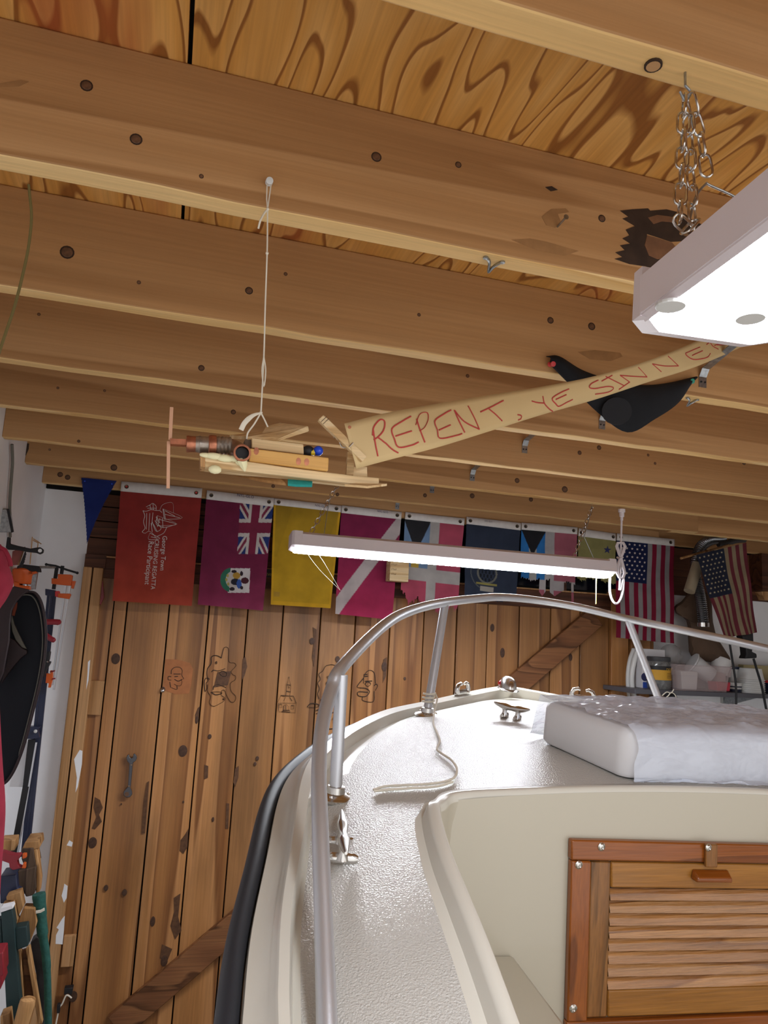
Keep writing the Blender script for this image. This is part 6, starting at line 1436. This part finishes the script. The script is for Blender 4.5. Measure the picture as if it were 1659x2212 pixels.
for i, (px, py, w, h, c, lab) in enumerate(((1515, 1450, .10, .12, 'grey', 'clear deli cup tipped over at the top of the storage bin'), (1545, 1470, .08, .09, 'pink', 'pinkish carton inside the storage bin'), (1553, 1482, .085, .045, 'red', 'red packet at the bottom of the storage bin'), (1480, 1470, .10, .09, 'tub', 'pale tub at the left inside the storage bin'), (1555, 1432, .10, .07, 'tub', 'white tub with rounded corners standing out of the storage bin'))):
    c0_ = PY((px, py), YSH + (.11, .15, .05, .10, .16)[i]); b = MB()
    zc0 = max(c0_[2], zt + h / 2 + .004)
    if i == 0: b.lathe((c0_[0], c0_[1], zc0 + .01), (.7, -.2, -.45), [(.055, -.06), (.058, -.055), (.05, -.05), (.04, .06)], 20)
    elif i == 4: b.lathe((c0_[0], c0_[1], zc0 - .02), (.3, 0, .9), [(.045, -.04), (.05, .03), (.046, .045), (.03, .05)], 20)
    else: b.hexa([(c0_[0] - w / 2 * s0, c0_[1] - .03, zc0 - h / 2) if False else (c0_[0] + sx * w / 2 * sc2, c0_[1] + sy * .035, zc0 + sz * h / 2) for sz, sc2 in ((-1, .85), (1, 1)) for sx, sy, s0 in ((-1, -1, 1), (1, -1, 1), (1, 1, 1), (-1, 1, 1))])
    b.build('plastic_tub' if i not in (2,) else 'packet', plain('tub_' + str(i), pal[c], .4), None, smooth=(i in (0, 4)), bevel=0 if i in (0, 4) else .004, label=lab, cat='tub' if i != 2 else 'packet', group='contents of the storage bin')
# lidded tubs right of the bin
def tub(name, px0, px1, ptop, Y, mats, label, rings=None, cat='tub'):
    a = PY((px0, 1490), Y)[0]; c = PY((px1, 1490), Y)[0]; r = (c - a) / 2; ztp = PY(((px0 + px1) / 2, ptop), Y)[2]; h = ztp - zt
    root = empty(name, ((a + c) / 2, Y, zt), label, cat)
    for nm, z0, z1, k0, k1, mm in mats:
        b = MB(); b.lathe(((a + c) / 2, Y, zt), (0, 0, 1), [(r * k0, h * z0 + .0005), (r * k1, h * z1)], 24); b.build(nm, mm, root, smooth=True)
    return root
Mw = M['pale']; Mn = plain('navy_plastic', '#1d2440', .4)
tub('paste_tub', 1571, 1599, 1474, YSH + .10, [('tub_body', 0, .62, .93, .96, Mn), ('tub_label', .3, .5, .96, .965, Mw), ('tub_lid', .62, 1.0, 1.0, 1.0, Mw)], 'small navy tub with white lid beside the storage bin')
tub('paste_tub', 1573, 1598, 1440, YSH + .16, [('tub_body', 0, .9, .93, .98, Mw), ('tub_lid', .9, 1.0, 1.02, 1.0, Mn)], 'tall white tub behind the small navy tub')
tb = empty('plastic_bowls', (S(1621), YSH + .07, zt), 'nested stack of white plastic bowls on the shelf', 'bowls')
a = PY(q9(1345, 640), YSH + .08)[0]; c = PY(q9(1590, 640), YSH + .08)[0]; r = (c - a) / 2; H_ = PY(q9(1450, 380), YSH + .08)[2] - zt
for i in range(7):
    b = MB(); z = zt + H_ * .085 * i; b.lathe(((a + c) / 2, YSH + .08, z), (0, 0, 1), [(r * 1.0, 0), (r * 1.0, .004), (r * .93, .006), (r * .78, H_ * .48), (r * .72, H_ * .485)], 24); b.build('bowl', Mw, tb, smooth=True)
tub('paste_tub', 1650, 1690, 1470, YSH + .08, [('tub_body', 0, .8, .95, .97, Mn), ('tub_lid', .8, 1.0, 1.02, 1.0, M['redpin'])], 'navy tub with red lid at the right edge of the shelf')
b = MB(); p = PY(q9(1430, 360), YB - .05); b.box((p[0] - .07, YB - .1, zt), (p[0] + .35, YB - .06, PY(q9(1450, 345), YB - .08)[2])); b.build('cardboard_box', plain('buff_card', '#a89c72', .8), None, bevel=.002, label='buff cardboard box behind the plastic bowls', cat='box')
# crumpled clear bag
b = MB(); c_ = PY(q9(570, 240), YSH + .16); P = []
for j in range(9):
    for i in range(14):
        a_ = 2 * math.pi * i / 13; ph2 = math.pi * j / 8; rr_ = .05 * (1 + .25 * math.sin(5 * a_ + 3 * j)); P.append((c_[0] + rr_ * math.sin(ph2) * math.cos(a_), c_[1] + rr_ * math.sin(ph2) * math.sin(a_), max(zt + .003, c_[2] + .06 * math.cos(ph2))))
b.grid(P, 14, 9); b.build('plastic_bag', plain('clear_bag', '#a8a4a2', .1, alpha=.35), None, smooth=True, label='crumpled clear plastic bag behind the screw jar', cat='plastic bag')
# curved white tubes
for k_, (pts, lab) in enumerate((([(155, 170), (115, 280), (92, 420), (90, 560), (105, 705)], 'shorter curved white plastic tube beside the door post'), ([(185, 200), (150, 330), (130, 460), (135, 600), (172, 770)], 'longer curved white plastic tube beside the door post'))):
    b = MB(); b.tube(cr([PY(q9(*p), 3.40 - .03 * k_) for p in pts], 6), .0125, 12); b.build('plastic_tube', M['pale'], None, smooth=True, label=lab, cat='tube')
# brown paper bag
M['bag'] = plain('brown_paper', '#5f4a3a', .85, noise=.15, nscale=14, bump=.3, bscale=22)
YBg = 3.40
bag = empty('paper_bag', PY(q8(1000, 1100), YBg), 'crumpled brown paper vacuum bag hanging behind the stick flag', 'paper bag')
out_ = [(860, 930), (940, 900), (1080, 960), (1110, 1250), (1180, 1420), (1270, 1560), (1275, 1600), (1230, 1625), (1100, 1620), (890, 1555), (860, 1390), (840, 1200), (740, 1130), (722, 1060), (790, 1010)]
oc2 = cr([(x, y, 0) for x, y in out_], 3, closed=True); P = []
cxy_ = (1000, 1260)
for t, dy in ((1.0, 0), (.93, -.03), (.75, -.05), (.45, -.055), (.1, -.06)):
    for i, p in enumerate(oc2): P.append(PY(q8(cxy_[0] + (p[0] - cxy_[0]) * t, cxy_[1] + (p[1] - cxy_[1]) * t), YBg + dy + .006 * math.sin(i * 1.3 + t * 9)))
n_ = len(oc2); b = MB(); b.add(P, [(j * n_ + i, j * n_ + (i + 1) % n_, (j + 1) * n_ + (i + 1) % n_, (j + 1) * n_ + i) for j in range(4) for i in range(n_)] + [tuple(4 * n_ + i for i in range(n_))] + [tuple(range(n_ - 1, -1, -1))]); b.build('bag_body', M['bag'], bag, smooth=True)
b = MB(); b.tube([PY(q8(880, 870), YBg - .02), PY(q8(920, 960), YBg - .02)], .016, 14); b.build('bag_collar', M['bag'], bag, smooth=True)
# ribbed flexible duct
duct = empty('flexible_duct', PY(q8(990, 700), 3.3), 'shiny ribbed flexible duct hanging down behind the stick flag', 'duct')
path = cr([PY(q8(*p), Y) for p, Y in [((1200, 385), 3.34), ((1080, 400), 3.30), ((985, 470), 3.28), ((935, 600), 3.28), ((935, 760), 3.28), ((965, 900), 3.28), ((990, 1050), 3.27), ((1010, 1230), 3.27)]], 26)
rr_ = [.026 + .0032 * math.sin(i * 2.1) for i in range(len(path))]
b = MB(); b.tube(path, rr_, 18, caps=False); b.build('ribbed_hose', plain('foil_duct', '#8f9092', .25, metal=.9), duct, smooth=True, angle=70)
b = MB(); b.tube([path[-1] + [0, 0, .004], path[-1] - [0, 0, .016]], .029, 18, caps=False); b.build('duct_collar', M['steel'], duct, smooth=True)
# paper roll and hose above
b = MB(); b.tube([PY(q8(955, 640), 3.22), PY(q8(870, 910), 3.2)], [.028, .027], 18); b.build('paper_roll', plain('cream_paper', '#9a8c74', .8), None, smooth=True, label='cream paper roll leaning against the duct', cat='paper roll')
b = MB(); b.tube(cr([PY(q8(*p), 3.3) for p in [(1160, 440), (1240, 432), (1320, 405), (1420, 395)]], 5), .016, 12); b.build('hose', plain('dark_hose', '#3c3a38', .5), None, smooth=True, label='dark hose lying above the stick flag', cat='hose')
# black power tool hanging with its cord, second cord
dr = empty('power_tool', PY(q8(1470, 1450), 3.2), 'black power tool hanging on its cord at the right edge', 'power tool')
slabp('tool_body', [q8(*p) for p in [(1400, 1350), (1510, 1315), (1515, 1420), (1500, 1510), (1545, 1530), (1548, 1575), (1425, 1580), (1445, 1540), (1435, 1440)]], 3.18, .05, M['black'], dr, .006)
b = MB(); b.tube(cr([PY(q8(*p), 3.17) for p in [(1510, 1580), (1540, 1680), (1590, 1850), (1630, 2050), (1670, 2250)]], 6), .006, 8); b.build('cord', M['black'], dr, smooth=True)
b = MB(); b.tube(cr([PY(q8(*p), 3.15) for p in [(1262, 1330), (1275, 1440), (1300, 1600), (1330, 1800), (1338, 1950), (1335, 2100)]], 6), .0055, 8); b.build('cord', M['black'], None, smooth=True, label='black cord hanging in front of the storage bin', cat='cord')
# white wall outlet box at far right, bow of string under the shelf, dark bag
slabp('wall_box', [q8(*p) for p in [(1585, 910), (1700, 905), (1700, 1000), (1620, 995)]], YB - .05, .05, M['jamb'], None, .002, label='small wooden cleat on the white wall at the right edge', cat='cleat')
b = MB(); c_ = PY(q9(560, 740), YSH - .03); b.tube(cr([PY(q9(*p), YSH - .03) for p in [(545, 660), (560, 700), (560, 760), (555, 820), (550, 900)]], 4), [.012, .02, .025, .028, .03, .034, .038, .04, .042, .044, .045, .046, .046, .047, .047, .047, .047], 12); b.build('cloth_bag', M['blackcloth'], None, smooth=True, label='black cloth bag tied with string under the shelf', cat='bag')
b = MB(); b.tube(cr([PY(q9(*p), YSH - .06) for p in [(470, 690), (520, 650), (570, 660), (600, 620)]], 4), .0025, 6); b.tube(cr([PY(q9(*p), YSH - .06) for p in [(480, 740), (540, 690), (570, 655), (620, 690), (640, 800)]], 4), .0025, 6); b.build('string', M['string'], None, smooth=True, label='white string bow tied on the black bag under the shelf', cat='string')
